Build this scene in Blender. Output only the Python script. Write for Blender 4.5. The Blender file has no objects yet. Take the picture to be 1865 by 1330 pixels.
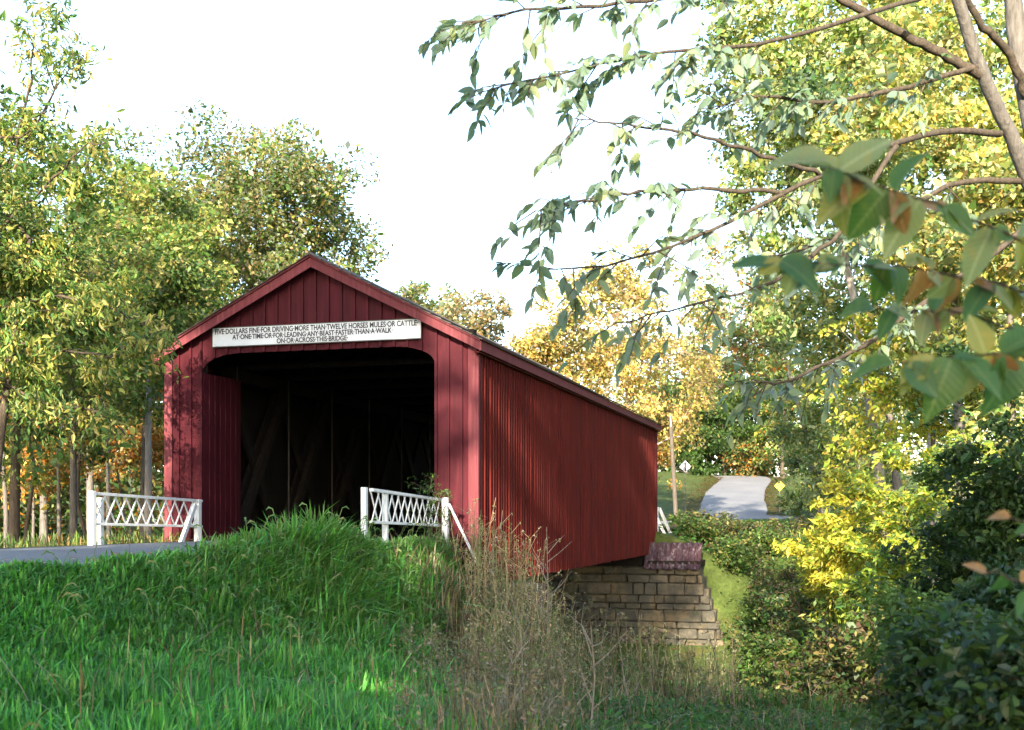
import bpy, math, random
import numpy as np
from mathutils import Vector, Matrix

random.seed(7)
rng = np.random.default_rng(7)
scene = bpy.context.scene
COL = scene.collection
R = math.radians

# ------------------------------------------------------------------ camera
F = 2200.0            # focal length in photo pixels (1865 wide)
HOR = 940.0           # horizon row in the photo
CAMZ = 0.5
cam_d = bpy.data.cameras.new('camera')
cam = bpy.data.objects.new('camera', cam_d)
COL.objects.link(cam)
cam.location = (0, 0, CAMZ)
cam.rotation_euler = (R(90), 0, 0)
cam_d.sensor_width = 36
cam_d.lens = 36 * F / 1865
cam_d.shift_y = (HOR - 665) / 1865
cam_d.clip_start = 0.05
cam_d.clip_end = 3000
scene.camera = cam
cam_d.dof.use_dof = True
cam_d.dof.focus_distance = 24.0
cam_d.dof.aperture_fstop = 4.0

# ------------------------------------------------------------------ light
SUN_EL, SUN_AZ = 21.0, 190.0
w = bpy.data.worlds.new('World')
scene.world = w
w.use_nodes = True
nt = w.node_tree
bg = nt.nodes['Background']
sky = nt.nodes.new('ShaderNodeTexSky')
sky.sky_type = 'NISHITA'
sky.sun_disc = False
sky.sun_elevation = R(SUN_EL)
sky.sun_rotation = R(SUN_AZ)
sky.air_density = 1.0
sky.dust_density = 1.6
sky.ozone_density = 1.0
nt.links.new(sky.outputs[0], bg.inputs[0])
bg.inputs[1].default_value = 0.15
sl = bpy.data.lights.new('sun', 'SUN')
sl.energy = 5.0
sl.angle = R(0.6)
sl.color = (1.0, 0.87, 0.69)
sun = bpy.data.objects.new('sun', sl)
COL.objects.link(sun)
TO_SUN = Vector((math.sin(R(SUN_AZ)) * math.cos(R(SUN_EL)), math.cos(R(SUN_AZ)) * math.cos(R(SUN_EL)), math.sin(R(SUN_EL))))
sun.rotation_euler = TO_SUN.to_track_quat('Z', 'Y').to_euler()
sun.location = (0, -60, 60)
vs = scene.view_settings
vs.view_transform = 'Standard'
vs.look = 'None'
vs.exposure = 2.5
vs.gamma = 1.0
scene.cycles.use_denoising = True
scene.cycles.max_bounces = 8
scene.cycles.diffuse_bounces = 4
scene.cycles.transmission_bounces = 6
scene.cycles.transparent_max_bounces = 8

# ------------------------------------------------------------------ helpers
def P(px, py, Y):
    return np.array([(px - 932.5) / F * Y, Y, CAMZ - (py - HOR) / F * Y])

P0 = np.array([-0.673, 22.57])
SD = np.array([0.271, 0.9625])
TD = np.array([-0.9625, 0.271])
ROT = math.atan2(SD[1], SD[0])
def st(x, y):
    dx, dy = x - P0[0], y - P0[1]
    return dx * SD[0] + dy * SD[1], dx * TD[0] + dy * TD[1]
def xy(s, t):
    return P0[0] + s * SD[0] + t * TD[0], P0[1] + s * SD[1] + t * TD[1]

def tag(o, label=None, cat=None, group=None, kind=None):
    if label: o['label'] = label
    if cat: o['category'] = cat
    if group: o['group'] = group
    if kind: o['kind'] = kind
    return o

def empty(name, loc=(0, 0, 0), rz=0.0):
    o = bpy.data.objects.new(name, None)
    COL.objects.link(o)
    o.location = loc
    o.rotation_euler = (0, 0, rz)
    o.empty_display_size = 0.2
    return o

def link(name, me, mat=None, parent=None, loc=None):
    if mat is not None and len(me.materials) == 0:
        me.materials.append(mat)
    o = bpy.data.objects.new(name, me)
    COL.objects.link(o)
    if parent is not None: o.parent = parent
    if loc is not None: o.location = loc
    return o

def np_mesh(name, V, faces, totals, fcol=None, smooth=False):
    """V (n,3); faces flat index array; totals per-face vertex count"""
    me = bpy.data.meshes.new(name)
    V = np.asarray(V, np.float32)
    faces = np.asarray(faces, np.int32).ravel()
    totals = np.asarray(totals, np.int32).ravel()
    me.vertices.add(len(V)); me.vertices.foreach_set('co', V.ravel())
    me.loops.add(len(faces)); me.loops.foreach_set('vertex_index', faces)
    me.polygons.add(len(totals))
    starts = np.concatenate([[0], np.cumsum(totals)[:-1]]).astype(np.int32)
    me.polygons.foreach_set('loop_start', starts)
    me.polygons.foreach_set('loop_total', totals)
    me.polygons.foreach_set('use_smooth', np.full(len(totals), smooth, bool))
    me.update(calc_edges=True)
    if fcol is not None:
        a = me.attributes.new('Col', 'FLOAT_COLOR', 'FACE')
        c = np.ones((len(totals), 4), np.float32); c[:, :3] = fcol
        a.data.foreach_set('color', c.ravel())
    return me

class MB:
    """collects simple solids into one mesh"""
    def __init__(self): self.v = []; self.f = []
    def add(self, vs, fs):
        b = len(self.v); self.v += [tuple(p) for p in vs]; self.f += [tuple(i + b for i in f) for f in fs]
    def box(self, x0, x1, y0, y1, z0, z1):
        self.add([(x0,y0,z0),(x1,y0,z0),(x1,y1,z0),(x0,y1,z0),(x0,y0,z1),(x1,y0,z1),(x1,y1,z1),(x0,y1,z1)],
                 [(0,3,2,1),(4,5,6,7),(0,1,5,4),(1,2,6,5),(2,3,7,6),(3,0,4,7)])
        return self
    def beam(self, a, b, wd, th, up=(0, 0, 1)):
        a, b = Vector(a), Vector(b)
        d = (b - a).normalized(); u = Vector(up)
        s = d.cross(u)
        if s.length < 1e-4: s = d.cross(Vector((1, 0, 0)))
        s.normalize(); u = s.cross(d).normalized()
        s = s * wd / 2; u = u * th / 2
        self.add([a-s-u, a+s-u, a+s+u, a-s+u, b-s-u, b+s-u, b+s+u, b-s+u],
                 [(0,1,2,3),(7,6,5,4),(0,4,5,1),(1,5,6,2),(2,6,7,3),(3,7,4,0)])
        return self
    def prism(self, poly, axis, a, b):
        """poly: list of 2D points, extruded along axis 0 (x) or 1 (y) or 2 from a to b"""
        n = len(poly)
        def mk(p, h):
            return (h, p[0], p[1]) if axis == 0 else ((p[0], h, p[1]) if axis == 1 else (p[0], p[1], h))
        vs = [mk(p, a) for p in poly] + [mk(p, b) for p in poly]
        fs = [tuple(range(n)), tuple(range(2*n-1, n-1, -1))]
        for i in range(n):
            j = (i + 1) % n
            fs.append((i, i + n, j + n, j))
        self.add(vs, fs); return self
    def tube(self, pts, rad, n=8):
        V, FQ = tube_np(np.array(pts, float), np.array(rad, float), n)
        self.add(V.tolist(), FQ.tolist()); return self
    def mesh(self, name, bevel=0.0):
        me = bpy.data.meshes.new(name)
        me.from_pydata(self.v, [], self.f); me.update()
        import bmesh
        bm = bmesh.new(); bm.from_mesh(me)
        bmesh.ops.recalc_face_normals(bm, faces=bm.faces)
        if bevel > 0:
            bmesh.ops.bevel(bm, geom=bm.edges[:], offset=bevel, segments=1, affect='EDGES', clamp_overlap=True)
        bm.to_mesh(me); bm.free()
        return me
    def build(self, name, mat, parent=None, bevel=0.0, loc=None):
        return link(name, self.mesh(name, bevel), mat, parent, loc)

def tube_np(pts, rad, n=6):
    k = len(pts)
    d = np.gradient(pts, axis=0)
    d /= np.linalg.norm(d, axis=1, keepdims=True) + 1e-9
    ref = np.array([0.31, 0.17, 0.93]); 
    if abs(d[0] @ ref) > 0.9: ref = np.array([1.0, 0.1, 0.0])
    s = np.cross(d, ref); s /= np.linalg.norm(s, axis=1, keepdims=True) + 1e-9
    u = np.cross(s, d)
    a = np.arange(n) * 2 * np.pi / n
    V = pts[:, None] + rad[:, None, None] * (np.cos(a)[None, :, None] * s[:, None] + np.sin(a)[None, :, None] * u[:, None])
    V = V.reshape(-1, 3)
    i = np.arange(k - 1)[:, None] * n; j = np.arange(n)[None]; j2 = (j + 1) % n
    FQ = np.stack([i + j, i + j2, i + n + j2, i + n + j], -1).reshape(-1, 4)
    return V, FQ

def smooth01(a, b, x):
    t = np.clip((x - a) / (b - a), 0, 1)
    return t * t * (3 - 2 * t)

def vnoise(x, y, sc=1.0, seed=0):
    """cheap smooth 2D value noise, about -1..1"""
    x = np.asarray(x, float) / sc + seed * 17.3; y = np.asarray(y, float) / sc - seed * 9.1
    xi = np.floor(x); yi = np.floor(y); fx = x - xi; fy = y - yi
    fx = fx * fx * (3 - 2 * fx); fy = fy * fy * (3 - 2 * fy)
    def h(a, b):
        v = np.sin(a * 127.1 + b * 311.7 + seed * 74.7) * 43758.5453
        return (v - np.floor(v)) * 2 - 1
    return (h(xi, yi) * (1 - fx) + h(xi + 1, yi) * fx) * (1 - fy) + (h(xi, yi + 1) * (1 - fx) + h(xi + 1, yi + 1) * fx) * fy

# ------------------------------------------------------------------ materials
def new_mat(name):
    m = bpy.data.materials.new(name); m.use_nodes = True
    n = m.node_tree; return m, n, n.nodes['Principled BSDF']
def N(n, t, **kw):
    x = n.nodes.new(t)
    for k, v in kw.items(): setattr(x, k, v)
    return x
def ramp(n, fac, stops):
    r = N(n, 'ShaderNodeValToRGB')
    e = r.color_ramp.elements
    while len(e) < len(stops): e.new(0.5)
    for el, (p, c) in zip(e, stops): el.position = p; el.color = (*c, 1)
    n.links.new(fac, r.inputs[0]); return r.outputs[0]
def noise(n, scale, detail=6, rough=0.6, vec=None, stretch=None):
    tx = N(n, 'ShaderNodeTexNoise'); tx.inputs['Scale'].default_value = scale
    tx.inputs['Detail'].default_value = detail; tx.inputs['Roughness'].default_value = rough
    if vec is None:
        vec = N(n, 'ShaderNodeTexCoord').outputs['Object']
    if stretch:
        mp = N(n, 'ShaderNodeMapping'); mp.inputs['Scale'].default_value = stretch
        n.links.new(vec, mp.inputs[0]); vec = mp.outputs[0]
    n.links.new(vec, tx.inputs['Vector']); return tx.outputs['Fac']
def mix(n, fac, a, b, mode='MIX'):
    m = N(n, 'ShaderNodeMix', data_type='RGBA', blend_type=mode)
    for i, v in ((0, fac), (6, a), (7, b)):
        if isinstance(v, (int, float)): m.inputs[i].default_value = v
        elif isinstance(v, tuple): m.inputs[i].default_value = (*v, 1)
        else: n.links.new(v, m.inputs[i])
    return m.outputs[2]
def bump(n, b, h, strength=0.4, dist=0.02):
    bp = N(n, 'ShaderNodeBump'); bp.inputs['Strength'].default_value = strength; bp.inputs['Distance'].default_value = dist
    n.links.new(h, bp.inputs['Height']); n.links.new(bp.outputs[0], b.inputs['Normal'])

def red_paint(name, base, worn, rough=0.75):
    m, n, b = new_mat(name)
    geo = N(n, 'ShaderNodeNewGeometry').outputs['Position']
    oi = N(n, 'ShaderNodeObjectInfo')
    streak = noise(n, 3.0, 6, 0.65, geo, (6, 6, 0.35))
    fine = noise(n, 60.0, 4, 0.6, geo, (1, 1, 0.12))
    c = ramp(n, streak, [(0.3, tuple(x * 0.7 for x in base)), (0.55, base), (0.78, worn)])
    v = N(n, 'ShaderNodeMapRange'); n.links.new(oi.outputs['Random'], v.inputs[0])
    v.inputs['To Min'].default_value = 0.84; v.inputs['To Max'].default_value = 1.16
    c = mix(n, 1.0, c, v.outputs[0], 'MULTIPLY')
    chip = ramp(n, noise(n, 9.0, 8, 0.75, geo, (2, 2, 0.5)), [(0.66, (0, 0, 0)), (0.74, (1, 1, 1))])
    c = mix(n, chip, c, (0.17, 0.10, 0.08))
    n.links.new(c, b.inputs['Base Color']); b.inputs['Roughness'].default_value = rough
    b.inputs['Specular IOR Level'].default_value = 0.15
    bump(n, b, fine, 0.5, 0.006)
    return m
M = {}
M['red'] = red_paint('red_shaded_barn_paint', (0.036, 0.0026, 0.0060), (0.060, 0.0075, 0.011))  # barn red darkened and purpled: the facade's skylit shade is in the colour
M['red_side_sunlit'] = red_paint('red_side_sunlit_paint', (0.056, 0.0036, 0.0024), (0.098, 0.011, 0.006))  # the same barn red made warmer and brighter to hold grazing sun
M['red_trim_lit'] = red_paint('red_trim_lit_paint', (0.10, 0.022, 0.027), (0.17, 0.058, 0.06))  # trim red lightened and pinked to carry sunlight on the boards

def wood(name, c0, c1, rough=0.8):
    m, n, b = new_mat(name)
    g = noise(n, 5.0, 8, 0.65, None, (3, 3, 0.6))
    n.links.new(ramp(n, g, [(0.3, c0), (0.7, c1)]), b.inputs['Base Color'])
    b.inputs['Roughness'].default_value = rough; b.inputs['Specular IOR Level'].default_value = 0.1
    bump(n, b, noise(n, 40, 4, 0.6), 0.4, 0.005)
    return m
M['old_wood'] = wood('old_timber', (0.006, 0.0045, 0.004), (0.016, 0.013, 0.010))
M['pole_wood'] = wood('pole_wood', (0.045, 0.038, 0.03), (0.095, 0.082, 0.066))
M['shingle'] = wood('shingle_wood', (0.04, 0.034, 0.03), (0.10, 0.08, 0.07))

def white_paint():
    m, n, b = new_mat('white_weathered_paint')
    g = N(n, 'ShaderNodeNewGeometry').outputs['Position']
    a = ramp(n, noise(n, 2.5, 7, 0.7, g, (3, 3, 1)), [(0.35, (0.52, 0.53, 0.53)), (0.60, (0.42, 0.43, 0.42)), (0.75, (0.26, 0.26, 0.22))])
    chip = ramp(n, noise(n, 22, 6, 0.7, g), [(0.66, (0, 0, 0)), (0.72, (1, 1, 1))])
    n.links.new(mix(n, chip, a, (0.28, 0.25, 0.2)), b.inputs['Base Color'])
    b.inputs['Roughness'].default_value = 0.6
    bump(n, b, noise(n, 50, 3, 0.6, g), 0.3, 0.003)
    return m
M['white'] = white_paint()
def sign_white():
    m, n, b = new_mat('sign_white')
    a = ramp(n, noise(n, 1.6, 8, 0.7), [(0.3, (0.44, 0.47, 0.50)), (0.7, (0.37, 0.395, 0.42))])
    st_ = ramp(n, noise(n, 6, 6, 0.7, None, (1, 1, 0.3)), [(0.62, (0, 0, 0)), (0.85, (1, 1, 1))])
    n.links.new(mix(n, st_, a, (0.30, 0.29, 0.26)), b.inputs['Base Color']); b.inputs['Roughness'].default_value = 0.5
    return m
M['sign_white'] = sign_white()
def plain(name, c, rough=0.6, metal=0.0):
    m, n, b = new_mat(name)
    g = noise(n, 12, 5, 0.6)
    n.links.new(ramp(n, g, [(0.3, tuple(x * 0.85 for x in c)), (0.7, tuple(min(1, x * 1.1) for x in c))]), b.inputs['Base Color'])
    b.inputs['Roughness'].default_value = rough; b.inputs['Metallic'].default_value = metal
    return m
M['letter'] = plain('black_letter_paint', (0.012, 0.012, 0.015), 0.7)
M['yellow_sign'] = plain('yellow_sign_paint', (0.75, 0.48, 0.02), 0.45)
M['grey_sign'] = plain('bare_sign_back', (0.62, 0.63, 0.64), 0.5)
M['steel'] = plain('galvanised_steel', (0.35, 0.35, 0.35), 0.45, 0.6)
M['bolt'] = plain('dark_iron', (0.05, 0.045, 0.04), 0.6, 0.4)

def corr():
    m, n, b = new_mat('corrugated_red_metal')
    g = N(n, 'ShaderNodeNewGeometry').outputs['Position']
    a = ramp(n, noise(n, 3.0, 7, 0.7, g, (3, 3, 0.5)), [(0.35, (0.026, 0.008, 0.011)), (0.52, (0.04, 0.017, 0.021)), (0.66, (0.17, 0.155, 0.17))])
    n.links.new(a, b.inputs['Base Color']); b.inputs['Roughness'].default_value = 0.5; b.inputs['Metallic'].default_value = 0.2
    return m
M['corrugated'] = corr()

def stone_mat():
    m, n, b = new_mat('sandstone_block')
    oi = N(n, 'ShaderNodeObjectInfo').outputs['Random']
    geo = N(n, 'ShaderNodeNewGeometry').outputs['Position']
    base = ramp(n, oi, [(0.0, (0.10, 0.075, 0.042)), (0.4, (0.16, 0.118, 0.058)), (0.7, (0.115, 0.095, 0.066)), (1.0, (0.20, 0.145, 0.07))])
    st_ = ramp(n, noise(n, 0.8, 10, 0.8, geo), [(0.38, (0, 0, 0)), (0.52, (1, 1, 1))])
    c = mix(n, st_, base, (0.040, 0.038, 0.028))
    n.links.new(c, b.inputs['Base Color']); b.inputs['Roughness'].default_value = 0.9
    bump(n, b, noise(n, 9, 8, 0.7, geo), 0.8, 0.05)
    return m
M['stone'] = stone_mat()
M['mortar'] = plain('dark_mortar', (0.06, 0.05, 0.04), 0.95)

def asphalt():
    m, n, b = new_mat('worn_asphalt')
    g = N(n, 'ShaderNodeNewGeometry').outputs['Position']
    big = ramp(n, noise(n, 0.35, 6, 0.6, g), [(0.3, (0.10, 0.101, 0.104)), (0.7, (0.15, 0.149, 0.147))])
    sp = ramp(n, noise(n, 55, 3, 0.7, g), [(0.35, (0.55, 0.55, 0.55)), (0.7, (1.25, 1.25, 1.25))])
    c = mix(n, 1.0, big, sp, 'MULTIPLY')
    lit = ramp(n, noise(n, 5, 6, 0.8, g), [(0.66, (0, 0, 0)), (0.74, (1, 1, 1))])
    c = mix(n, lit, c, (0.12, 0.09, 0.05))
    n.links.new(c, b.inputs['Base Color']); b.inputs['Roughness'].default_value = 0.85
    bump(n, b, noise(n, 70, 3, 0.7, g), 0.5, 0.008)
    return m
M['asphalt'] = asphalt()

def soil():
    m, n, b = new_mat('grassy_soil')
    g = N(n, 'ShaderNodeNewGeometry').outputs['Position']
    a = ramp(n, noise(n, 0.6, 7, 0.65, g), [(0.3, (0.035, 0.05, 0.014)), (0.55, (0.05, 0.075, 0.02)), (0.75, (0.09, 0.07, 0.03))])
    b2 = ramp(n, noise(n, 9, 7, 0.75, g), [(0.3, (0.5, 0.5, 0.5)), (0.7, (1.3, 1.25, 1.1))])
    n.links.new(mix(n, 1.0, a, b2, 'MULTIPLY'), b.inputs['Base Color']); b.inputs['Roughness'].default_value = 0.95
    b.inputs['Specular IOR Level'].default_value = 0.1
    bump(n, b, noise(n, 14, 6, 0.7, g), 0.8, 0.05)
    return m
M['soil'] = soil()

def leaf_mat(name, trans=0.35, rough=0.5, spec=0.3):
    m, n, b = new_mat(name)
    at = N(n, 'ShaderNodeAttribute'); at.attribute_name = 'Col'
    n.links.new(at.outputs['Color'], b.inputs['Base Color'])
    b.inputs['Roughness'].default_value = rough; b.inputs['Specular IOR Level'].default_value = spec
    t = N(n, 'ShaderNodeBsdfTranslucent')
    n.links.new(mix(n, 1.0, at.outputs['Color'], (1.35, 1.4, 0.85), 'MULTIPLY'), t.inputs[0])
    mx = N(n, 'ShaderNodeMixShader'); mx.inputs[0].default_value = trans
    n.links.new(b.outputs[0], mx.inputs[1]); n.links.new(t.outputs[0], mx.inputs[2])
    n.links.new(mx.outputs[0], n.nodes['Material Output'].inputs[0])
    return m
M['leaf'] = leaf_mat('foliage_leaf', 0.45)
M['grass'] = leaf_mat('grass_blade', 0.30, 0.45, 0.35)
M['dry'] = leaf_mat('dry_weed', 0.15, 0.8, 0.1)

def big_leaf(name, c, edge, vein):
    """close leaf: object space x along the midrib, y across"""
    m, n, b = new_mat(name)
    tc = N(n, 'ShaderNodeTexCoord').outputs['Object']
    sep = N(n, 'ShaderNodeSeparateXYZ'); n.links.new(tc, sep.inputs[0])
    ab = N(n, 'ShaderNodeMath', operation='ABSOLUTE'); n.links.new(sep.outputs[1], ab.inputs[0])
    ml = N(n, 'ShaderNodeMath', operation='MULTIPLY_ADD'); n.links.new(ab.outputs[0], ml.inputs[0]); ml.inputs[1].default_value = -0.75
    n.links.new(sep.outputs[0], ml.inputs[2])
    sn = N(n, 'ShaderNodeMath', operation='MULTIPLY'); n.links.new(ml.outputs[0], sn.inputs[0]); sn.inputs[1].default_value = 560.0
    s2 = N(n, 'ShaderNodeMath', operation='SINE'); n.links.new(sn.outputs[0], s2.inputs[0])
    vr = ramp(n, s2.outputs[0], [(0.80, (0, 0, 0)), (0.99, (0.38, 0.38, 0.38))])
    mr = ramp(n, ab.outputs[0], [(0.0008, (1, 1, 1)), (0.0018, (0, 0, 0))])
    vm = mix(n, 1.0, vr, mr, 'ADD')
    oi = N(n, 'ShaderNodeObjectInfo').outputs['Random']
    blot = ramp(n, noise(n, 26, 5, 0.6), [(0.52, (0, 0, 0)), (0.70, (1, 1, 1))])
    cc = mix(n, blot, c, edge)
    cc = mix(n, vm, cc, vein)
    n.links.new(cc, b.inputs['Base Color']); b.inputs['Roughness'].default_value = 0.45
    b.inputs['Specular IOR Level'].default_value = 0.35
    bump(n, b, s2.outputs[0], 0.25, 0.002)
    t = N(n, 'ShaderNodeBsdfTranslucent')
    n.links.new(mix(n, 1.0, cc, (1.5, 1.4, 0.6), 'MULTIPLY'), t.inputs[0])
    mx = N(n, 'ShaderNodeMixShader'); mx.inputs[0].default_value = 0.4
    n.links.new(b.outputs[0], mx.inputs[1]); n.links.new(t.outputs[0], mx.inputs[2])
    n.links.new(mx.outputs[0], n.nodes['Material Output'].inputs[0])
    return m

def bark(name, c0, c1):
    m, n, b = new_mat(name)
    g = N(n, 'ShaderNodeNewGeometry').outputs['Position']
    a = noise(n, 7, 8, 0.7, g, (3, 3, 0.6))
    n.links.new(ramp(n, a, [(0.3, c0), (0.7, c1)]), b.inputs['Base Color']); b.inputs['Roughness'].default_value = 0.9
    b.inputs['Specular IOR Level'].default_value = 0.15
    bump(n, b, a, 0.9, 0.04)
    return m
M['bark'] = bark('grey_brown_bark', (0.05, 0.045, 0.04), (0.14, 0.128, 0.112))
M['bark_pale'] = bark('pale_grey_bark', (0.15, 0.13, 0.11), (0.34, 0.31, 0.27))
M['bark_dark'] = bark('dark_bark', (0.03, 0.024, 0.018), (0.09, 0.07, 0.05))
M['dead_stem'] = bark('bleached_dead_stem', (0.12, 0.105, 0.085), (0.22, 0.195, 0.165))

def water_mat():
    m, n, b = new_mat('creek_water')
    b.inputs['Base Color'].default_value = (0.03, 0.03, 0.018, 1); b.inputs['Roughness'].default_value = 0.08
    bump(n, b, noise(n, 3, 4, 0.6), 0.2, 0.03)
    return m
M['water'] = water_mat()

# ------------------------------------------------------------------ terrain
def road_z(s):
    s = np.asarray(s, float)
    return 0.18 * smooth01(24, 62, s) + 0.105 * np.clip(s - 62, 0, 42) + 0.02 * np.clip(s - 104, 0, 60)

def ground(x, y):
    x = np.asarray(x, float); y = np.asarray(y, float)
    s, t = st(x, y)
    dR = 0.75 - t                       # metres to the right of the road edge
    dL = t - 5.75
    # creek valley
    sc = 11.0 + 0.9 * np.clip(t - 7, 0, 30) - 0.25 * np.clip(-t - 6, 0, 40)
    d = s - sc
    near = np.where(d < 0, smooth01(-27, -5.5, d) * 0.65 + smooth01(-11, -4.0, d) * 0.35, 1 - smooth01(5.5, 15.0, d))
    base = np.where(s < sc, -1.25, 0.0 - 0.5 * (1 - smooth01(14, 40, d)))
    rz = road_z(s)
    hill = np.where(s > 40, rz, 0)
    val = base * (1 - near) + (-4.7) * near + hill * (1 - near)
    val = val + 0.12 * vnoise(x, y, 2.1, 1) + 0.25 * vnoise(x, y, 6.0, 2) * smooth01(3, 9, np.abs(t - 3.25))
    # left side: woodland floor on the level of the road
    leftw = smooth01(6.0, 10.0, t) * (1 - near)
    val = val * (1 - leftw) + (0.05 + hill + 0.15 * vnoise(x, y, 4, 3)) * leftw
    # causeway for the road
    fill_r = 1 - smooth01(-4.0, 3.0, s)
    side = smooth01(0.2, 1.2, dR)
    fill = np.where(s < 10, (1 - smooth01(0.6, 1.6, s)) * (1 - side) + fill_r * side, smooth01(20.0, 21.0, s))
    off = np.maximum(dR, dL)
    drop = np.maximum(rz - val, 0)
    widthf = 0.7 + np.where(s < 0, 1.35 + 3.0 * (1 - smooth01(-12, -2, s)), 2.2) * np.maximum(drop, 0.3)
    wgt = (1 - smooth01(0.25, 0.25 + widthf, off))
    shoulder = np.exp(-np.clip(off - 0.1, 0, None) / 1.45)
    k_sh = (dR > dL) * (1 - smooth01(-6.0, -1.0, s))
    wgt = (wgt * (1 - k_sh) + shoulder * k_sh) * fill
    z = val * (1 - wgt) + rz * wgt
    # lawn to the left of the far road stands a little higher
    z = z + 0.5 * smooth01(1.0, 7, dL) * smooth01(60, 72, s)
    return z

def gz(x, y):
    return float(ground(x, y))

xs = np.unique(np.concatenate([np.arange(-14, 16, 0.35), np.arange(-60, 61, 1.5), np.linspace(-900, 900, 41)]))
ys = np.unique(np.concatenate([np.arange(-4, 50, 0.35), np.arange(-40, 170, 1.5), np.linspace(-500, 1500, 41)]))
XX, YY = np.meshgrid(xs, ys)
ZZ = ground(XX, YY)
ss, tt = st(XX, YY)
ctr = np.where(ss > 21, 3.25 - 1.7 * np.exp(-((ss - 64) / 15) ** 2), 3.25)
under = (np.abs(tt - ctr) < np.where(ss > 21, 3.2, 2.4)) & ((ss < 0.3) | (ss > 21.3)) & (ss < 160) & (ss > -60)
ZZ = np.where(under, ZZ - np.where(ss > 21, 0.12, 0.06), ZZ)
ny, nx = XX.shape
idx = np.arange(nx * ny).reshape(ny, nx)
Q = np.stack([idx[:-1, :-1], idx[:-1, 1:], idx[1:, 1:], idx[1:, :-1]], -1).reshape(-1, 4)
me = np_mesh('ground', np.stack([XX, YY, ZZ], -1).reshape(-1, 3), Q, np.full(len(Q), 4), None, True)
tag(link('ground', me, M['soil']), 'grassy earth sloping from the road down into the creek valley', 'ground', kind='structure')

def strip(name, cl, half, mat, lift, label, segs=6):
    """road ribbon along a centre line in bridge coordinates (s,t)"""
    cl = np.array(cl, float)
    V = []
    tang = np.gradient(cl, axis=0); tang /= np.linalg.norm(tang, axis=1, keepdims=True)
    nrm = np.stack([-tang[:, 1], tang[:, 0]], 1)
    for i, (p, n_) in enumerate(zip(cl, nrm)):
        for k in range(segs + 1):
            a = (k / segs * 2 - 1)
            hw = half[i] if hasattr(half, '__len__') else half
            wob = 0.12 * float(vnoise(i * 0.5, k * 3.0, 1.3, 5)) if k in (0, segs) else 0
            q = p + n_ * (a * hw + wob)
            x, y = xy(q[0], q[1])
            zz = float(ground(x, y)) + lift + 0.04 * (1 - a * a) - (0.05 if k in (0, segs) else 0)
            V.append((x, y, zz))
    n_ = segs + 1
    fs = [(i*n_+k, i*n_+k+1, (i+1)*n_+k+1, (i+1)*n_+k) for i in range(len(cl)-1) for k in range(segs)]
    me = bpy.data.meshes.new(name); me.from_pydata(V, [], fs); me.update()
    for p in me.polygons: p.use_smooth = True
    return tag(link(name, me, mat), label, 'road', kind='structure')

strip('road', [(s, 3.25) for s in np.arange(-45, 0.4, 0.6)], 2.45, M['asphalt'], 0.012, 'grey asphalt road leading up to the mouth of the covered bridge')
far_cl = [(s, 3.25 - 1.7 * math.exp(-((s - 64) / 15) ** 2)) for s in np.arange(21.3, 96, 1.0)]
for k in range(1, 34):
    a = k / 33 * 1.0
    far_cl.append((96 + 26 * math.sin(a), 3.25 + 26 * (1 - math.cos(a))))
strip('road', far_cl, 2.5, M['asphalt'], 0.03, 'pale asphalt road climbing away beyond the far end of the bridge')
strip('road', [(64 - 0.12 * k, 1.2 - k) for k in range(0, 60)], 2.0, M['asphalt'], 0.05, 'side road joining from the right beyond the creek')
wm = MB(); 
wv = [(xy(s_, t_)) for s_, t_ in ((3, -60), (20, -60), (20, 7), (3, 7))]
wme = bpy.data.meshes.new('water'); wme.from_pydata([(a, b, -4.45) for a, b in wv], [], [(0, 1, 2, 3)]); wme.update()
tag(link('water', wme, M['water']), 'narrow dark creek water at the bottom of the valley', 'water', kind='structure')

# ------------------------------------------------------------------ covered bridge (local x = along the bridge, y = to its left, z up)
BW, BL = 6.5, 21.4
T0, T1 = 0.80, 5.70           # opening
EAVE_Z, APEX_Z = 3.75, 5.50   # roof line at the overhanging edge / ridge
OV, FWD = 0.165, 0.22
slope = (APEX_Z - EAVE_Z) / (BW / 2 + OV)
def rake(t):
    return APEX_Z - slope * abs(t - BW / 2)
def arch(t):
    if t <= T0 or t >= T1: return -0.35
    e = min(t - T0, T1 - t)
    if e >= 0.85: return 3.72
    return 3.38 + 0.34 * math.sqrt(max(0, 1 - ((0.85 - e) / 0.85) ** 2))
bridge = empty('covered_bridge', (P0[0], P0[1], 0), ROT)
tag(bridge, 'red wooden covered bridge with arched portal and long board sided wall', 'covered bridge')

def panel_poly(ta, tb):
    """(t,z) outline of a vertical board between ta and tb, cut to arch and rake"""
    tm = np.linspace(ta, tb, 5)
    lo = []
    mid = (ta + tb) / 2
    inside = T0 < mid < T1
    for q in tm:
        qq = min(max(q, T0 + 1e-4), T1 - 1e-4) if inside else q
        lo.append((q, arch(qq) if inside else -0.35))
    top = [(q, rake(q) - 0.13) for q in (tb, mid, ta)]
    return lo + top

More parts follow.
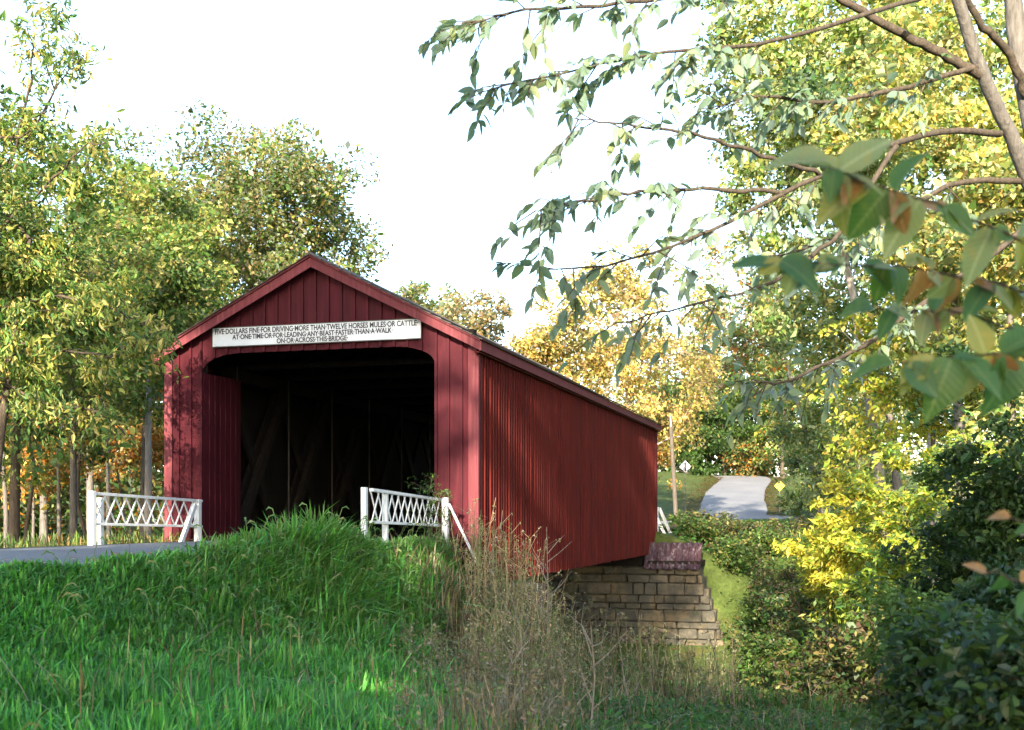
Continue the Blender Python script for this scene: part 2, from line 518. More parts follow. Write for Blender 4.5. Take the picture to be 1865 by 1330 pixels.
facade = empty('facade'); facade.parent = bridge
edges = [0.0, 0.27, 0.53, T0]
nb = 18
edges += [T0 + (T1 - T0) * k / nb for k in range(1, nb + 1)]
edges += [5.96, 6.23, BW]
for k in range(len(edges) - 1):
    a, b = edges[k] + 0.004, edges[k + 1] - 0.004
    th = 0.030 + random.uniform(-0.004, 0.006)
    if T0 - 0.01 <= edges[k] and edges[k + 1] <= T1 + 0.01:
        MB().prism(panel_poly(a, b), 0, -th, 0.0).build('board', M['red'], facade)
    else:
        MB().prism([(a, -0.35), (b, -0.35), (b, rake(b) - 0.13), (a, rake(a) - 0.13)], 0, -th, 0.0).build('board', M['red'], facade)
for k, e in enumerate(edges[1:-1]):
    a, b = e - 0.026, e + 0.026
    if abs(e - T0) < 0.01: a, b = T0 - 0.052, T0 - 0.001
    if abs(e - T1) < 0.01: a, b = T1 + 0.001, T1 + 0.052
    ins = T0 < (a + b) / 2 < T1
    if ins:
        lo = [(q, arch(min(max(q, T0 + 1e-4), T1 - 1e-4)) + 0.002) for q in (a, (a + b) / 2, b)]
    else:
        lo = [(a, -0.352), (b, -0.352)]
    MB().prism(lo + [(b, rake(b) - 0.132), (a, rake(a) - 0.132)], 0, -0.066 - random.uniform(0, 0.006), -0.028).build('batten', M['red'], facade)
for (a, b) in ((-0.045, 0.13), (BW - 0.13, BW + 0.045)):       # corner boards
    MB().box(-0.072, -0.0385, a, b, -0.36, rake(max(0, min(BW, (a + b) / 2))) - 0.19).build('corner_board', M['red_trim_lit'], facade, 0.004)
    y0, y1 = (-0.045, -0.0365) if a < 1 else (BW + 0.0365, BW + 0.045)
# portal frame behind the boards
fr = MB(); fr.box(0.002, 0.22, T0 - 0.24, T0 - 0.02, -0.35, 3.70); fr.box(0.002, 0.22, T1 + 0.02, T1 + 0.24, -0.35, 3.70); fr.box(0.002, 0.2, 0.05, BW - 0.05, 3.78, 4.0)
fr.build('portal_frame', M['old_wood'], facade)

# bargeboards and roof
roof = empty('roof'); roof.parent = bridge
for sg in (-1, 1):
    mid = BW / 2
    tip = mid + sg * (BW / 2 + OV)
    poly = [(mid, APEX_Z - 0.02), (tip, EAVE_Z - 0.02), (tip, EAVE_Z - 0.195), (mid, APEX_Z - 0.215)]
    MB().prism(poly, 0, -FWD - 0.035, -FWD).build('bargeboard', M['red_trim_lit'], roof, 0.003)
    poly = [(mid, APEX_Z + 0.012), (tip, EAVE_Z + 0.012), (tip, EAVE_Z - 0.02), (mid, APEX_Z - 0.02)]
    MB().prism(poly, 0, -FWD - 0.075, -FWD + 0.3).build('rake_moulding', M['red_trim_lit'], roof)
    # rear bargeboard
    poly = [(mid, APEX_Z - 0.02), (tip, EAVE_Z - 0.02), (tip, EAVE_Z - 0.195), (mid, APEX_Z - 0.215)]
    MB().prism(poly, 0, BL + FWD, BL + FWD + 0.035).build('bargeboard', M['red_trim_lit'], roof, 0.003)
    # sheathing
    poly = [(mid, APEX_Z - 0.022), (tip - sg * 0.01, EAVE_Z - 0.022), (tip - sg * 0.01, EAVE_Z - 0.075), (mid, APEX_Z - 0.075)]
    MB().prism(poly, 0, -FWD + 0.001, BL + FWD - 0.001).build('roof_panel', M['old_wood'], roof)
    # eave fascia
    y0, y1 = sorted((tip - sg * 0.03, tip + sg * 0.012))
    MB().box(-FWD - 0.034, BL + FWD + 0.03, y0, y1, EAVE_Z - 0.195, EAVE_Z + 0.004).build('fascia', M['red_trim_lit'], roof, 0.003)
    # soffit
    yy = sorted((mid + sg * (BW / 2 + 0.03), tip - sg * 0.032))
    MB().box(-FWD + 0.002, BL + FWD, yy[0], yy[1], EAVE_Z - 0.225, EAVE_Z - 0.205).build('soffit', M['red_side_sunlit'], roof)
    # shingle courses
    n_c = 17
    L = math.hypot(BW / 2 + OV, APEX_Z - EAVE_Z)
    un = np.array([sg * (BW / 2 + OV), EAVE_Z - APEX_Z]) / L
    nn = np.array([sg * (APEX_Z - EAVE_Z), BW / 2 + OV]) / L
    for c in range(n_c):
        a = L * c / n_c; b = L * (c + 1) / n_c + 0.05
        A = np.array([mid, APEX_Z]) + un * a; B = np.array([mid, APEX_Z]) + un * b
        p = [A + nn * 0.014, B + nn * 0.040, B + nn * 0.018, A + nn * 0.013]
        MB().prism([tuple(q) for q in p], 0, -FWD - 0.09 - random.uniform(0, .03), BL + FWD + 0.09).build('shingle_course', M['shingle'], roof)
MB().prism([(mid - 0.14, APEX_Z - 0.03), (mid, APEX_Z + 0.075), (mid + 0.14, APEX_Z - 0.03), (mid, APEX_Z + 0.02)], 0, -FWD - 0.1, BL + FWD + 0.1).build('ridge_cap', M['shingle'], roof)

# side walls: one board and one batten every 19 cm
SP = 0.19
nbd = int(round(BL / SP)); SP = BL / nbd
WZ0, WZ1 = -0.80, 3.56
board_me = [MB().box(0.002, SP - 0.002, -0.030 + d, 0.0, WZ0 - e, WZ1).mesh('wall_board') for d, e in ((0, 0), (0.004, 0.015), (-0.004, 0.03), (0.002, -0.01))]
bat_me = [MB().box(-0.022, 0.022, -0.062 - d, -0.026, WZ0 - e, WZ1).mesh('wall_batten') for d, e in ((0, 0), (0.008, 0.012), (-0.006, 0.025))]
lb_me = MB().box(0.002, SP - 0.003, 0.0, 0.030, WZ0, WZ1).mesh('plain_board')
wall_r = empty('side_wall'); wall_r.parent = bridge
wall_r['label'] = 'long dark red board and batten side wall over the creek'
wall_l = empty('side_wall'); wall_l.parent = bridge
for k in range(nbd):
    link('board', random.choice(board_me), M['red_side_sunlit'], wall_r, (k * SP, 0, 0))
    if k > 0: link('batten', random.choice(bat_me), M['red_side_sunlit'], wall_r, (k * SP, 0, 0))
    if k not in (23, 41, 60):
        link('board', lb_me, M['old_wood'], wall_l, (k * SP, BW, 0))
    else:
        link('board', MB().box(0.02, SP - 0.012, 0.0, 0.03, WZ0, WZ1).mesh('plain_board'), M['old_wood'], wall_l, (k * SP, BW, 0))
MB().box(0.0, BL, 0.002, 0.06, 3.40, 3.56).build('girt', M['old_wood'], wall_r)
MB().box(0.0, BL, 0.002, 0.06, 0.9, 1.05).build('girt', M['old_wood'], wall_r)
MB().box(0.0, BL, BW - 0.06, BW - 0.002, 3.40, 3.56).build('girt', M['old_wood'], wall_l)
MB().box(-0.07, -0.001, -0.068, -0.0465, -0.37, 3.50).build('corner_board', M['red_trim_lit'], wall_r)
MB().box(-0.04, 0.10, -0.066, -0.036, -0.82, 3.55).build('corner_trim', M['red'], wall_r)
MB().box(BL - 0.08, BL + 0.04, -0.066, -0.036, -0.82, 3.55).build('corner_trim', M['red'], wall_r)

# lined portal reveal (boards inside the mouth)
for side, t_in, sg in (('l', T1, 1), ('r', T0, -1)):
    lin = empty('portal_lining'); lin.parent = bridge
    for k in range(7):
        a = 0.03 + k * 0.215
        y0, y1 = sorted((t_in + sg * 0.002, t_in + sg * (0.022 + random.uniform(0, .006))))
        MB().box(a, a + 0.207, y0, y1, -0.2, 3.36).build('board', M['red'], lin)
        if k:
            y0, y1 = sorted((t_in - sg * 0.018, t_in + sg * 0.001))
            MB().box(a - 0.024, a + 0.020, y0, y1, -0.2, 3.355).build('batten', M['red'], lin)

# rear portal
rear = empty('rear_facade'); rear.parent = bridge
for k in range(len(edges) - 1):
    a, b = edges[k] + 0.003, edges[k + 1] - 0.003
    if T0 - 0.01 <= edges[k] and edges[k + 1] <= T1 + 0.01:
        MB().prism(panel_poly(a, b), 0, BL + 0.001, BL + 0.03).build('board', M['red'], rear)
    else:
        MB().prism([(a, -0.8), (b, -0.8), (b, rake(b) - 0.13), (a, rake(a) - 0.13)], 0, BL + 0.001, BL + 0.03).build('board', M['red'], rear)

# timber truss inside
npan = 8
pan = (BL - 1.8) / npan
for side, tc in (('l', BW - 0.42), ('r', 0.42)):
    tr = empty('truss'); tr.parent = bridge
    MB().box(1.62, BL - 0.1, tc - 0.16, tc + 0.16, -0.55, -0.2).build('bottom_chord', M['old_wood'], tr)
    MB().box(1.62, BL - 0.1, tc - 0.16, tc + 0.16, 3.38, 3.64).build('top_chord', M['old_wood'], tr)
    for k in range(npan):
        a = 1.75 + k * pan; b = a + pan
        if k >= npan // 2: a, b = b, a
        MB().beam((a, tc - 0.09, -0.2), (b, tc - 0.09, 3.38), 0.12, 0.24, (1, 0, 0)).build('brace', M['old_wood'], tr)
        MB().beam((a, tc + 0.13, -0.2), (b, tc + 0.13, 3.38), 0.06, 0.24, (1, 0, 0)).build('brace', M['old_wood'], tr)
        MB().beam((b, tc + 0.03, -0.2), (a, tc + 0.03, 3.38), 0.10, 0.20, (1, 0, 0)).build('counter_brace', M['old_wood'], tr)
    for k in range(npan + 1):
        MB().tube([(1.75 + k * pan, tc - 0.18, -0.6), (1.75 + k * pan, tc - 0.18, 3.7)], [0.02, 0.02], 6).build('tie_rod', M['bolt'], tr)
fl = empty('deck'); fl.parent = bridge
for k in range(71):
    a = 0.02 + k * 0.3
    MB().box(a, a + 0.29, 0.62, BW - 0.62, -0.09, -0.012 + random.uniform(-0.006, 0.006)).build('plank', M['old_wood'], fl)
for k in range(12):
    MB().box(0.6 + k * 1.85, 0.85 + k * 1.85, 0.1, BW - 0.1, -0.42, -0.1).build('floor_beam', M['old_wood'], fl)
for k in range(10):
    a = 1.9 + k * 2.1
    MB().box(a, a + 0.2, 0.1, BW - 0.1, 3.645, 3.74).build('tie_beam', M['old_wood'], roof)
for k in range(22):
    a = 0.5 + k * 0.98
    rf = MB()
    for sg in (-1, 1):
        rf.beam((a, mid + sg * 3.2, rake(mid + sg * 3.2) - 0.16), (a, mid, APEX_Z - 0.16), 0.07, 0.13, (0, 0, 1))
    rf.build('rafter', M['old_wood'], roof)

# sign board over the mouth
sg_root = empty('fine_sign', (0, 0, 0)); sg_root.parent = None
sx, sy = xy(-0.085, 3.25)
sg_root.location = (sx, sy, 4.035); sg_root.rotation_euler = (0, 0, ROT - math.pi / 2)   # local x points right along the facade, -y to the viewer
tag(sg_root, 'long white board with black warning lettering above the bridge mouth', 'sign')
SW = 4.38
MB().box(-SW / 2, SW / 2, -0.012, 0.012, -0.18, 0.18).build('board', M['sign_white'], sg_root, 0.003)
for (a, b, c, d) in ((-SW/2 - 0.012, SW/2 + 0.012, 0.1805, 0.196), (-SW/2 - 0.012, SW/2 + 0.012, -0.196, -0.1805)):
    MB().box(a, b, -0.018, 0.014, c, d).build('edge_strip', M['bolt'], sg_root)
for (a, b) in ((-SW/2 - 0.012, -SW/2 - 0.001), (SW/2 + 0.001, SW/2 + 0.012)):
    MB().box(a, b, -0.018, 0.014, -0.18, 0.18).build('edge_strip', M['bolt'], sg_root)
for a, b in ((-SW/2 + 0.05, -0.14), (SW/2 - 0.05, -0.14), (-SW/2 + 0.05, 0.13), (SW/2 - 0.05, 0.13)):
    MB().tube([(a, -0.018, b), (a, -0.005, b)], [0.010, 0.012], 8).build('bolt', M['bolt'], sg_root)
def text(body, width, size, cx, z):
    cu = bpy.data.curves.new('lettering', 'FONT')
    cu.body = body; cu.size = size; cu.align_x = 'CENTER'; cu.extrude = 0.0015; cu.offset = 0.004
    cu.space_character = 1.0
    o = bpy.data.objects.new('lettering', cu); COL.objects.link(o)
    bpy.context.view_layer.update()
    wcur = o.dimensions.x
    me = bpy.data.meshes.new_from_object(o)
    bpy.data.objects.remove(o)
    V = np.empty(len(me.vertices) * 3, np.float32); me.vertices.foreach_get('co', V); V = V.reshape(-1, 3)
    V[:, 0] *= width / wcur
    V = np.stack([V[:, 0], -V[:, 2], V[:, 1]], 1)
    me.vertices.foreach_set('co', V.ravel()); me.update()
    link('lettering', me, M['letter'], sg_root, (cx, -0.0165, z))
text('FIVE\u00b7DOLLARS FINE\u00b7FOR DRIVING\u00b7MORE THAN\u00b7TWELVE HORSES MULES\u00b7OR CATTLE\u00b7', 4.27, 0.142, 0.0, 0.062)
text('AT\u00b7ONE\u00b7TIME\u00b7OR\u00b7FOR\u00b7LEADING\u00b7ANY\u00b7BEAST\u00b7FASTER\u00b7THAN\u00b7A\u00b7WALK\u00b7', 3.38, 0.132, -0.06, -0.052)
text('ON\u00b7OR\u00b7ACROSS\u00b7THIS\u00b7BRIDGE\u00b7', 1.5, 0.132, -0.04, -0.163)

# ------------------------------------------------------------------ white lattice railings
def post(mb_parent, s, t, zb, zt, wd=0.15):
    MB().box(s - wd/2, s + wd/2, t - wd/2, t + wd/2, zb, zt).build('post', M['white'], mb_parent, 0.006)
def lattice(root, s0, s1, t, zb0, zb1, zt0, zt1, n):
    """panel between s0 and s1: rails and crossed slats, each its own piece"""
    MB().prism([(s0, zt0 - 0.05), (s1, zt1 - 0.05), (s1, zt1), (s0, zt0)], 1, t - 0.04, t + 0.04).build('rail', M['white'], root, 0.004)
    MB().prism([(s0, zb0), (s1, zb1), (s1, zb1 + 0.045), (s0, zb0 + 0.045)], 1, t - 0.04, t + 0.04).build('rail', M['white'], root, 0.004)
    stp = (s1 - s0) / n
    for k in range(n):
        a = s0 + k * stp; b = a + stp
        fa, fb_ = k / n, (k + 1) / n
        za, zb_ = zb0 + (zb1 - zb0) * fa + 0.043, zb0 + (zb1 - zb0) * fb_ + 0.043
        ta, tb = zt0 + (zt1 - zt0) * fa - 0.048, zt0 + (zt1 - zt0) * fb_ - 0.048
        MB().beam((a, t - 0.012, za), (b, t - 0.012, tb), 0.016, 0.026, (1, 0, 0)).build('slat', M['white'], root)
        MB().beam((b, t + 0.012, zb_), (a, t + 0.012, ta), 0.016, 0.026, (1, 0, 0)).build('slat', M['white'], root)

rl = empty('lattice_railing', (P0[0], P0[1], 0), ROT)
tag(rl, 'white lattice railing on the far side of the road, by the woods', 'railing', 'white railings at the bridge ends')
tL = 5.74
post(rl, -3.62, tL, -0.2, 0.93, 0.105); post(rl, -0.18, tL - 0.02, -0.2, 0.82, 0.11)
post(rl, -3.2, tL + 0.12, -0.2, 0.82, 0.09)
lattice(rl, -3.57, -0.02, tL, 0.34, 0.27, 0.91, 0.825, 11)
MB().beam((-0.35, tL - 0.06, 0.72), (-1.0, tL - 0.12, -0.05), 0.06, 0.10).build('brace', M['white'], rl)

rr = empty('lattice_railing', (P0[0], P0[1], 0), ROT)
tag(rr, 'weathered white lattice railing half hidden in grass, a weed hanging over it', 'railing', 'white railings at the bridge ends')
tR = 0.66
post(rr, -3.55, tR + 0.1, -0.3, 0.96, 0.09); post(rr, -2.85, tR + 0.02, -0.3, 0.92, 0.085); post(rr, -0.30, tR - 0.16, -0.5, 0.84, 0.11)
lattice(rr, -3.5, -0.2, tR, 0.38, 0.30, 0.945, 0.83, 11)
MB().beam((-0.32, tR - 0.24, 0.72), (-0.45, tR - 0.85, -0.42), 0.035, 0.035).build('brace', M['white'], rr)

rf_ = empty('railing_end', (P0[0], P0[1], 0), ROT)
tag(rf_, 'short white railing with slanted braces at the far end of the bridge', 'railing', 'white railings at the bridge ends')
fs_ = BL + 0.35
post(rf_, fs_, 0.25, -0.6, 0.84, 0.14); post(rf_, fs_ + 1.6, 0.25, -0.6, 0.84, 0.14)
MB().box(fs_ - 0.2, fs_ + 1.7, 0.22, 0.29, 0.70, 0.80).build('rail', M['white'], rf_)
MB().box(fs_ - 0.2, fs_ + 1.7, 0.22, 0.29, 0.10, 0.18).build('rail', M['white'], rf_)
MB().beam((fs_, 0.16, 0.80), (fs_ - 0.05, -0.42, -0.45), 0.12, 0.08).build('brace', M['white'], rf_)
MB().beam((fs_ - 0.1, 0.2, 0.74), (fs_ - 0.3, -0.05, -0.48), 0.10, 0.08).build('brace', M['white'], rf_)
MB().beam((fs_ + 1.6, 0.16, 0.80), (fs_ + 1.5, -0.40, -0.45), 0.12, 0.08).build('brace', M['white'], rf_)

# ------------------------------------------------------------------ stone abutments
def stone_wall(root, s_face, t_a, t_b, z_top, z_bot, thick, slope_l=0.0, seed=0):
    rr_ = random.Random(seed)
    z = z_top; course = 0
    while z > z_bot:
        h = rr_.uniform(0.20, 0.44)
        if course < 2: h = 0.28
        t = t_a - slope_l * (z_top - z)
        t -= rr_.uniform(0, 0.10)
        first = True
        while t < t_b:
            L = rr_.choice((rr_.uniform(0.3, 0.6), rr_.uniform(0.5, 0.9), rr_.uniform(0.8, 1.5)))
            if first and course % 2: L *= 0.6
            first = False
            pr = rr_.uniform(-0.06, 0.06)
            j = lambda a=0.03: rr_.uniform(-a, a)
            a, b = t + 0.012, min(t + L, t_b) - 0.012
            if b - a > 0.12:
                m = MB()
                f0 = s_face - pr
                v = [(f0 + j(), a + j(), z - h + 0.012 + j(.008)), (f0 + j(), b + j(), z - h + 0.012 + j(.008)), (f0 + j(), b + j(), z - 0.008 + j(.008)), (f0 + j(), a + j(), z - 0.008 + j(.008))]
                w_ = [(s_face + thick, p[1], p[2]) for p in v]
                m.add(v + w_, [(0, 1, 2, 3), (7, 6, 5, 4), (0, 4, 5, 1), (1, 5, 6, 2), (2, 6, 7, 3), (3, 7, 4, 0)])
                m.build('stone', M['stone'], root, 0.03)
            t += L
        z -= h; course += 1
ab = empty('stone_abutment', (P0[0], P0[1], 0), ROT)
tag(ab, 'yellow sandstone abutment carrying the far end of the bridge', 'abutment')
stone_wall(ab, 19.3, -1.75, 6.9, -1.22, -5.0, 0.35, 0.34, 3)
core = MB(); core.prism([(-1.70, -1.26), (6.9, -1.26), (6.9, -5.2), (-3.0, -5.2)], 0, 19.60, 21.6); core.build('core', M['mortar'], ab)
MB().box(19.4, 21.0, 0.15, 6.4, -1.21, -0.82).build('bearing_block', M['old_wood'], ab)
# stepped return of the wing, seen edge-on
zz = -1.22
rs = random.Random(5)
for c in range(10):
    h = 0.37
    t_e = -1.78 - 0.34 * (-1.22 - zz)
    for k in range(3):
        a = 19.68 + k * 0.75
        MB().box(a, a + 0.72, t_e - 0.03 + rs.uniform(-.03, .03), t_e + 0.4, zz - h + 0.012, zz - 0.006).build('stone', M['stone'], ab, 0.018)
    zz -= h
ab2 = empty('stone_abutment', (P0[0], P0[1], 0), ROT)
tag(ab2, 'sandstone abutment behind the weeds under the near end of the bridge', 'abutment')
m_ = MB(); m_.prism([(-0.9, -0.82), (6.9, -0.82), (6.9, -5.2), (-1.2, -5.2)], 0, 0.75, 1.5); m_.build('core', M['mortar'], ab2)
for c in range(9):
    for k in range(7):
        a = -0.9 + k * 1.1 + (0.4 if c % 2 else 0)
        MB().box(1.50, 1.72 + rs.uniform(-.02, .03), a, a + 1.08, -0.85 - (c + 1) * 0.4 + 0.012, -0.85 - c * 0.4).build('stone', M['stone'], ab2, 0.015)

# corrugated sheet over the wing
cs = empty('corrugated_sheet', (P0[0], P0[1], 0), ROT)
tag(cs, 'rusty red corrugated metal sheet lying on the stone abutment wing', 'metal sheet')
V = []; n_t = 64; n_s = 2
for i in range(n_t + 1):
    t = 0.06 - 1.92 * i / n_t
    ph = (i / n_t * 9.0) % 1.0
    bumpz = 0.045 if ph < 0.25 else (0.0 if ph > 0.4 else 0.045 * (1 - (ph - 0.25) / 0.15))
    for k in range(n_s + 1):
        f = k / n_s
        s = 19.15 + 0.75 * f; z = -1.30 + 0.88 * f
        V.append((s - bumpz * 0.76, t, z + bumpz * 0.65 + 0.012 * math.sin(i * .4)))
fs = [(i*3+k, (i+1)*3+k, (i+1)*3+k+1, i*3+k+1) for i in range(n_t) for k in range(n_s)]
me = bpy.data.meshes.new('sheet'); me.from_pydata(V, [], fs); me.update()
so = link('sheet', me, M['corrugated'], cs)
sm = so.modifiers.new('thickness', 'SOLIDIFY'); sm.thickness = 0.008
MB().box(19.30, 21.2, -1.84, -0.08, -1.20, -1.02).build('backing_timber', M['old_wood'], cs)

# ------------------------------------------------------------------ pole and road signs
x, y, z = P(1232, 900, 68); g0 = gz(x, y)
up = empty('utility_pole', (x, y, g0)); tag(up, 'leaning weathered wooden utility pole on the lawn beyond the bridge', 'utility pole')
tx, tz = -0.35, 6.0
MB().tube([(0, 0, -0.3), (tx * .4, 0, tz * .4), (tx, 0, tz)], [0.13, 0.12, 0.10], 10).build('shaft', M['pole_wood'], up)
MB().tube([(tx * .9, -0.13, tz * .9), (tx, -0.13, tz)], [0.03, 0.03], 6).build('conduit', M['steel'], up)

def road_sign(px, py, Y, label, mat, rad, front):
    x, y, z = P(px, py, Y); g0 = gz(x, y)
    r_ = empty('road_sign', (x, y, g0)); tag(r_, label, 'road sign')
    h = z - g0
    MB().box(-0.035, 0.035, 0.012, 0.06, -0.3, h + rad * 0.9).build('post', M['bolt'], r_)
    MB().prism([(0, h - rad), (rad, h), (0, h + rad), (-rad, h)], 1, -0.004, 0.008).build('plate', mat, r_)
    if front:
        MB().box(-0.05, 0.05, -0.012, -0.0045, h - rad * 0.72, h + rad * 0.72).build('stripe', M['letter'], r_)
    return r_
road_sign(1248, 850, 86, 'white diamond sign on a post beside the utility pole', M['grey_sign'], 0.44, True)
road_sign(1420, 885, 88, 'small yellow diamond road sign half hidden by leaves at the roadside', M['yellow_sign'], 0.38, False)

# ------------------------------------------------------------------ vegetation helpers
def jitter_cols(rg, pal, n, jit=0.18):
    cols = np.array([p[0] for p in pal]); wts = np.array([p[1] for p in pal], float); wts /= wts.sum()
    c = cols[rg.choice(len(cols), n, p=wts)]
    return np.clip(c * (1 + rg.normal(0, jit, (n, 1))) * (1 + rg.normal(0, 0.06, (n, 3))), 0.004, 0.9)

def unit(v):
    return v / (np.linalg.norm(v, axis=-1, keepdims=True) + 1e-9)

def leaves_mesh(name, C, size, col, rg, up=0.5, aspect=0.55, fold=0.0, out=None, droop=0.35):
    """one leaf per centre: a diamond blade, or a folded six point blade when fold > 0"""
    n = len(C)
    nrm = unit(rg.normal(0, 1, (n, 3)) + np.array([0, 0, up]) * 1.6)
    d = rg.normal(0, 1, (n, 3)) + np.array([0, 0, -droop * 2])
    if out is not None: d = d + out * 1.2
    d = unit(d - nrm * np.sum(d * nrm, 1, keepdims=True))
    w_ = np.cross(nrm, d)
    L = (size * np.exp(rg.normal(0, 0.28, n)))[:, None]
    W = L * aspect * rg.uniform(0.75, 1.2, (n, 1))
    if fold <= 0:
        V = np.stack([C - d * L * .5, C - d * L * .05 + w_ * W * .5, C + d * L * .5, C - d * L * .05 - w_ * W * .5], 1)
        b = np.arange(n)[:, None] * 4
        Fc = b + np.arange(4)[None]
        return np_mesh(name, V.reshape(-1, 3), Fc, np.full(n, 4), col)
    h = nrm * W * fold
    curl = nrm * L * 0.12
    V = np.stack([C - d * L * .5 - curl * .3, C - d * L * .22 + w_ * W * .46 + h, C + d * L * .15 + w_ * W * .42 + h, C + d * L * .5 - curl,
                  C + d * L * .15 - w_ * W * .42 + h, C - d * L * .22 - w_ * W * .46 + h], 1)
    b = np.arange(n)[:, None] * 6
    Fc = np.concatenate([b + np.array([[0, 3, 2, 1]]), b + np.array([[0, 5, 4, 3]])], 1).reshape(-1)
    return np_mesh(name, V.reshape(-1, 3), Fc, np.full(2 * n, 4), np.repeat(col, 2, 0))

def branch_skeleton(rg, trunk, clusters, steps=3, arch=0.12, zpen=1.2):
    """join every cluster to the growing skeleton; returns nodes, parents"""
    nodes = [p for p in trunk]; par = [-1] + list(range(len(trunk) - 1))
    t_arr = np.array(trunk)
    dist = np.min(np.linalg.norm(clusters[:, None] - t_arr[None], axis=2), 1)
    for ci in np.argsort(dist):
        c = clusters[ci]
        A = np.array(nodes)
        dv = c - A
        dd = np.linalg.norm(dv, axis=1)
        cost = dd + zpen * np.clip(-dv[:, 2] + 0.15 * dd, 0, None)
        cost[0] += 1e3 if len(nodes) > 1 else 0
        i = int(np.argmin(cost))
        a = A[i]; L = dd[i]
        prev = i
        for k in range(1, steps + 1):
            f = k / steps
            p = a * (1 - f) + c * f + np.array([0, 0, arch * L * math.sin(f * math.pi)])
            if k < steps: p = p + rg.normal(0, 0.045 * L, 3)
            nodes.append(p); par.append(prev); prev = len(nodes) - 1
    return np.array(nodes), np.array(par)

def merge_tubes(parts):
    Vs = []; Fs = []; o = 0
    for V, FQ in parts:
        Vs.append(V); Fs.append(FQ + o); o += len(V)
    return np.concatenate(Vs), np.concatenate(Fs)

def skeleton_meshes(nodes, par, r_tip, n_trunk, trunk_r, pw=0.48):
    n = len(nodes); cnt = np.zeros(n)
    child = np.zeros(n, bool); child[par[par >= 0]] = True
    cnt[~child] = 1
    for i in range(n - 1, -1, -1):
        if par[i] >= 0: cnt[par[i]] += cnt[i]
    r = r_tip * cnt ** pw
    r = np.minimum(r, trunk_r * 0.72)
    parts = []
    for i in range(n_trunk, n):
        ra = min(r[par[i]], r[i] * 1.5) if par[i] >= n_trunk else min(r[i] * 1.25, trunk_r * .8)
        parts.append(tube_np(np.array([nodes[par[i]], nodes[i]]), np.array([ra, r[i]]), 6 if r[i] > 0.03 else 4 if r[i] > 0.012 else 3))
    return merge_tubes(parts)

def crown_points(rg, k, rad, lump=0.28, bias=0.45):
    v = unit(rg.normal(0, 1, (k, 3)))
    ax = unit(rg.normal(0, 1, (7, 3)))
    lumpf = 1 + lump * np.max(np.clip(v @ ax.T, 0, 1) ** 6, 1) - lump * 0.45
    rr = rg.uniform(0, 1, k) ** bias
    return v * (rr * lumpf)[:, None] * np.array(rad)

def tree(name, label, base, cc, rad, pal, n_leaf, leaf, n_cl, cl_r, trunk_r=0.2, seed=1, bark='bark', group=None, cat='tree',
         lump=0.3, up=0.5, fold=0.0, bias=0.45, lean=None, bare=0.0, aspect=0.55, r_tip=0.008, flat=0.75, trunk_top=0.55, droop=0.35, lowcut=None):
    """base: xyz of the foot; cc: crown centre in world; rad: crown half sizes"""
    rg = np.random.default_rng(seed)
    base = np.array(base, float); cc = np.array(cc, float)
    root = empty(name, tuple(base)); tag(root, label, cat, group)
    c0 = cc - base
    tt_ = np.linspace(0, 1, 7)
    topz = c0[2] + rad[2] * (trunk_top * 2 - 1)
    topxy = c0[:2] if lean is None else np.array(lean, float)
    wob = np.cumsum(rg.normal(0, 0.05, (7, 2)), 0) * trunk_r * 5; wob[0] = 0
    trunk = np.stack([topxy[0] * tt_ ** 1.4 + wob[:, 0] * tt_, topxy[1] * tt_ ** 1.4 + wob[:, 1] * tt_, -0.3 + (topz + 0.3) * tt_], 1)
    cl = crown_points(rg, n_cl, rad, lump, bias) + c0
    if lowcut is not None: cl = cl[cl[:, 2] > lowcut - base[2]]
    nodes, par = branch_skeleton(rg, list(trunk), cl)
    tr = trunk_r * (1 - 0.72 * tt_) + np.where(tt_ < 0.05, trunk_r * 0.35, 0)
    V, FQ = tube_np(trunk, tr, 9)
    link('trunk', np_mesh('trunk', V, FQ, np.full(len(FQ), 4), None, True), M[bark], root)
    V, FQ = skeleton_meshes(nodes, par, r_tip, len(trunk), trunk_r)
    link('branches', np_mesh('branches', V, FQ, np.full(len(FQ), 4), None, True), M[bark], root)['kind'] = 'stuff'
    if n_leaf:
        wts = rg.uniform(0.15, 1, len(cl)); 
        if bare: wts[rg.uniform(0, 1, len(cl)) < bare] = 0.02
        wts /= wts.sum()
        ci = rg.choice(len(cl), n_leaf, p=wts)
        rs_ = cl_r * rg.uniform(0.6, 1.3, len(cl))
        off = rg.normal(0, 1, (n_leaf, 3)); off = unit(off) * (rg.uniform(0, 1, (n_leaf, 1)) ** 0.5) * 1.25
        C = cl[ci] + off * rs_[ci][:, None] * np.array([1, 1, flat])
        # one hue drift for each clump
        ctone = 1 + rg.normal(0, 0.16, (len(cl), 1)) * np.array([[1.3, 1.0, 0.6]])
        col = np.clip(jitter_cols(rg, pal, n_leaf) * ctone[ci], 0.004, 0.85)
        me = leaves_mesh('crown', C, leaf, col, rg, up, aspect, fold, unit(C - c0), droop)
        link('crown', me, M['leaf'], root)
    return root

def shrub(name, label, base, rad, pal, n_leaf, leaf, n_cl, cl_r, seed, fold=0.0, group=None, aspect=0.5, cat='shrub', up=0.6, lump=0.35, bark='bark', stem_r=0.03, r_tip=0.004, cz=0.85, droop=0.35, flat=0.75):
    b = np.array(base, float)
    return tree(name, label, b, b + np.array([0, 0, rad[2] * cz]), rad, pal, n_leaf, leaf, n_cl, cl_r, stem_r, seed, bark, group, cat, lump, up, fold, 0.5, None, 0, aspect, r_tip, flat, 0.5, droop)

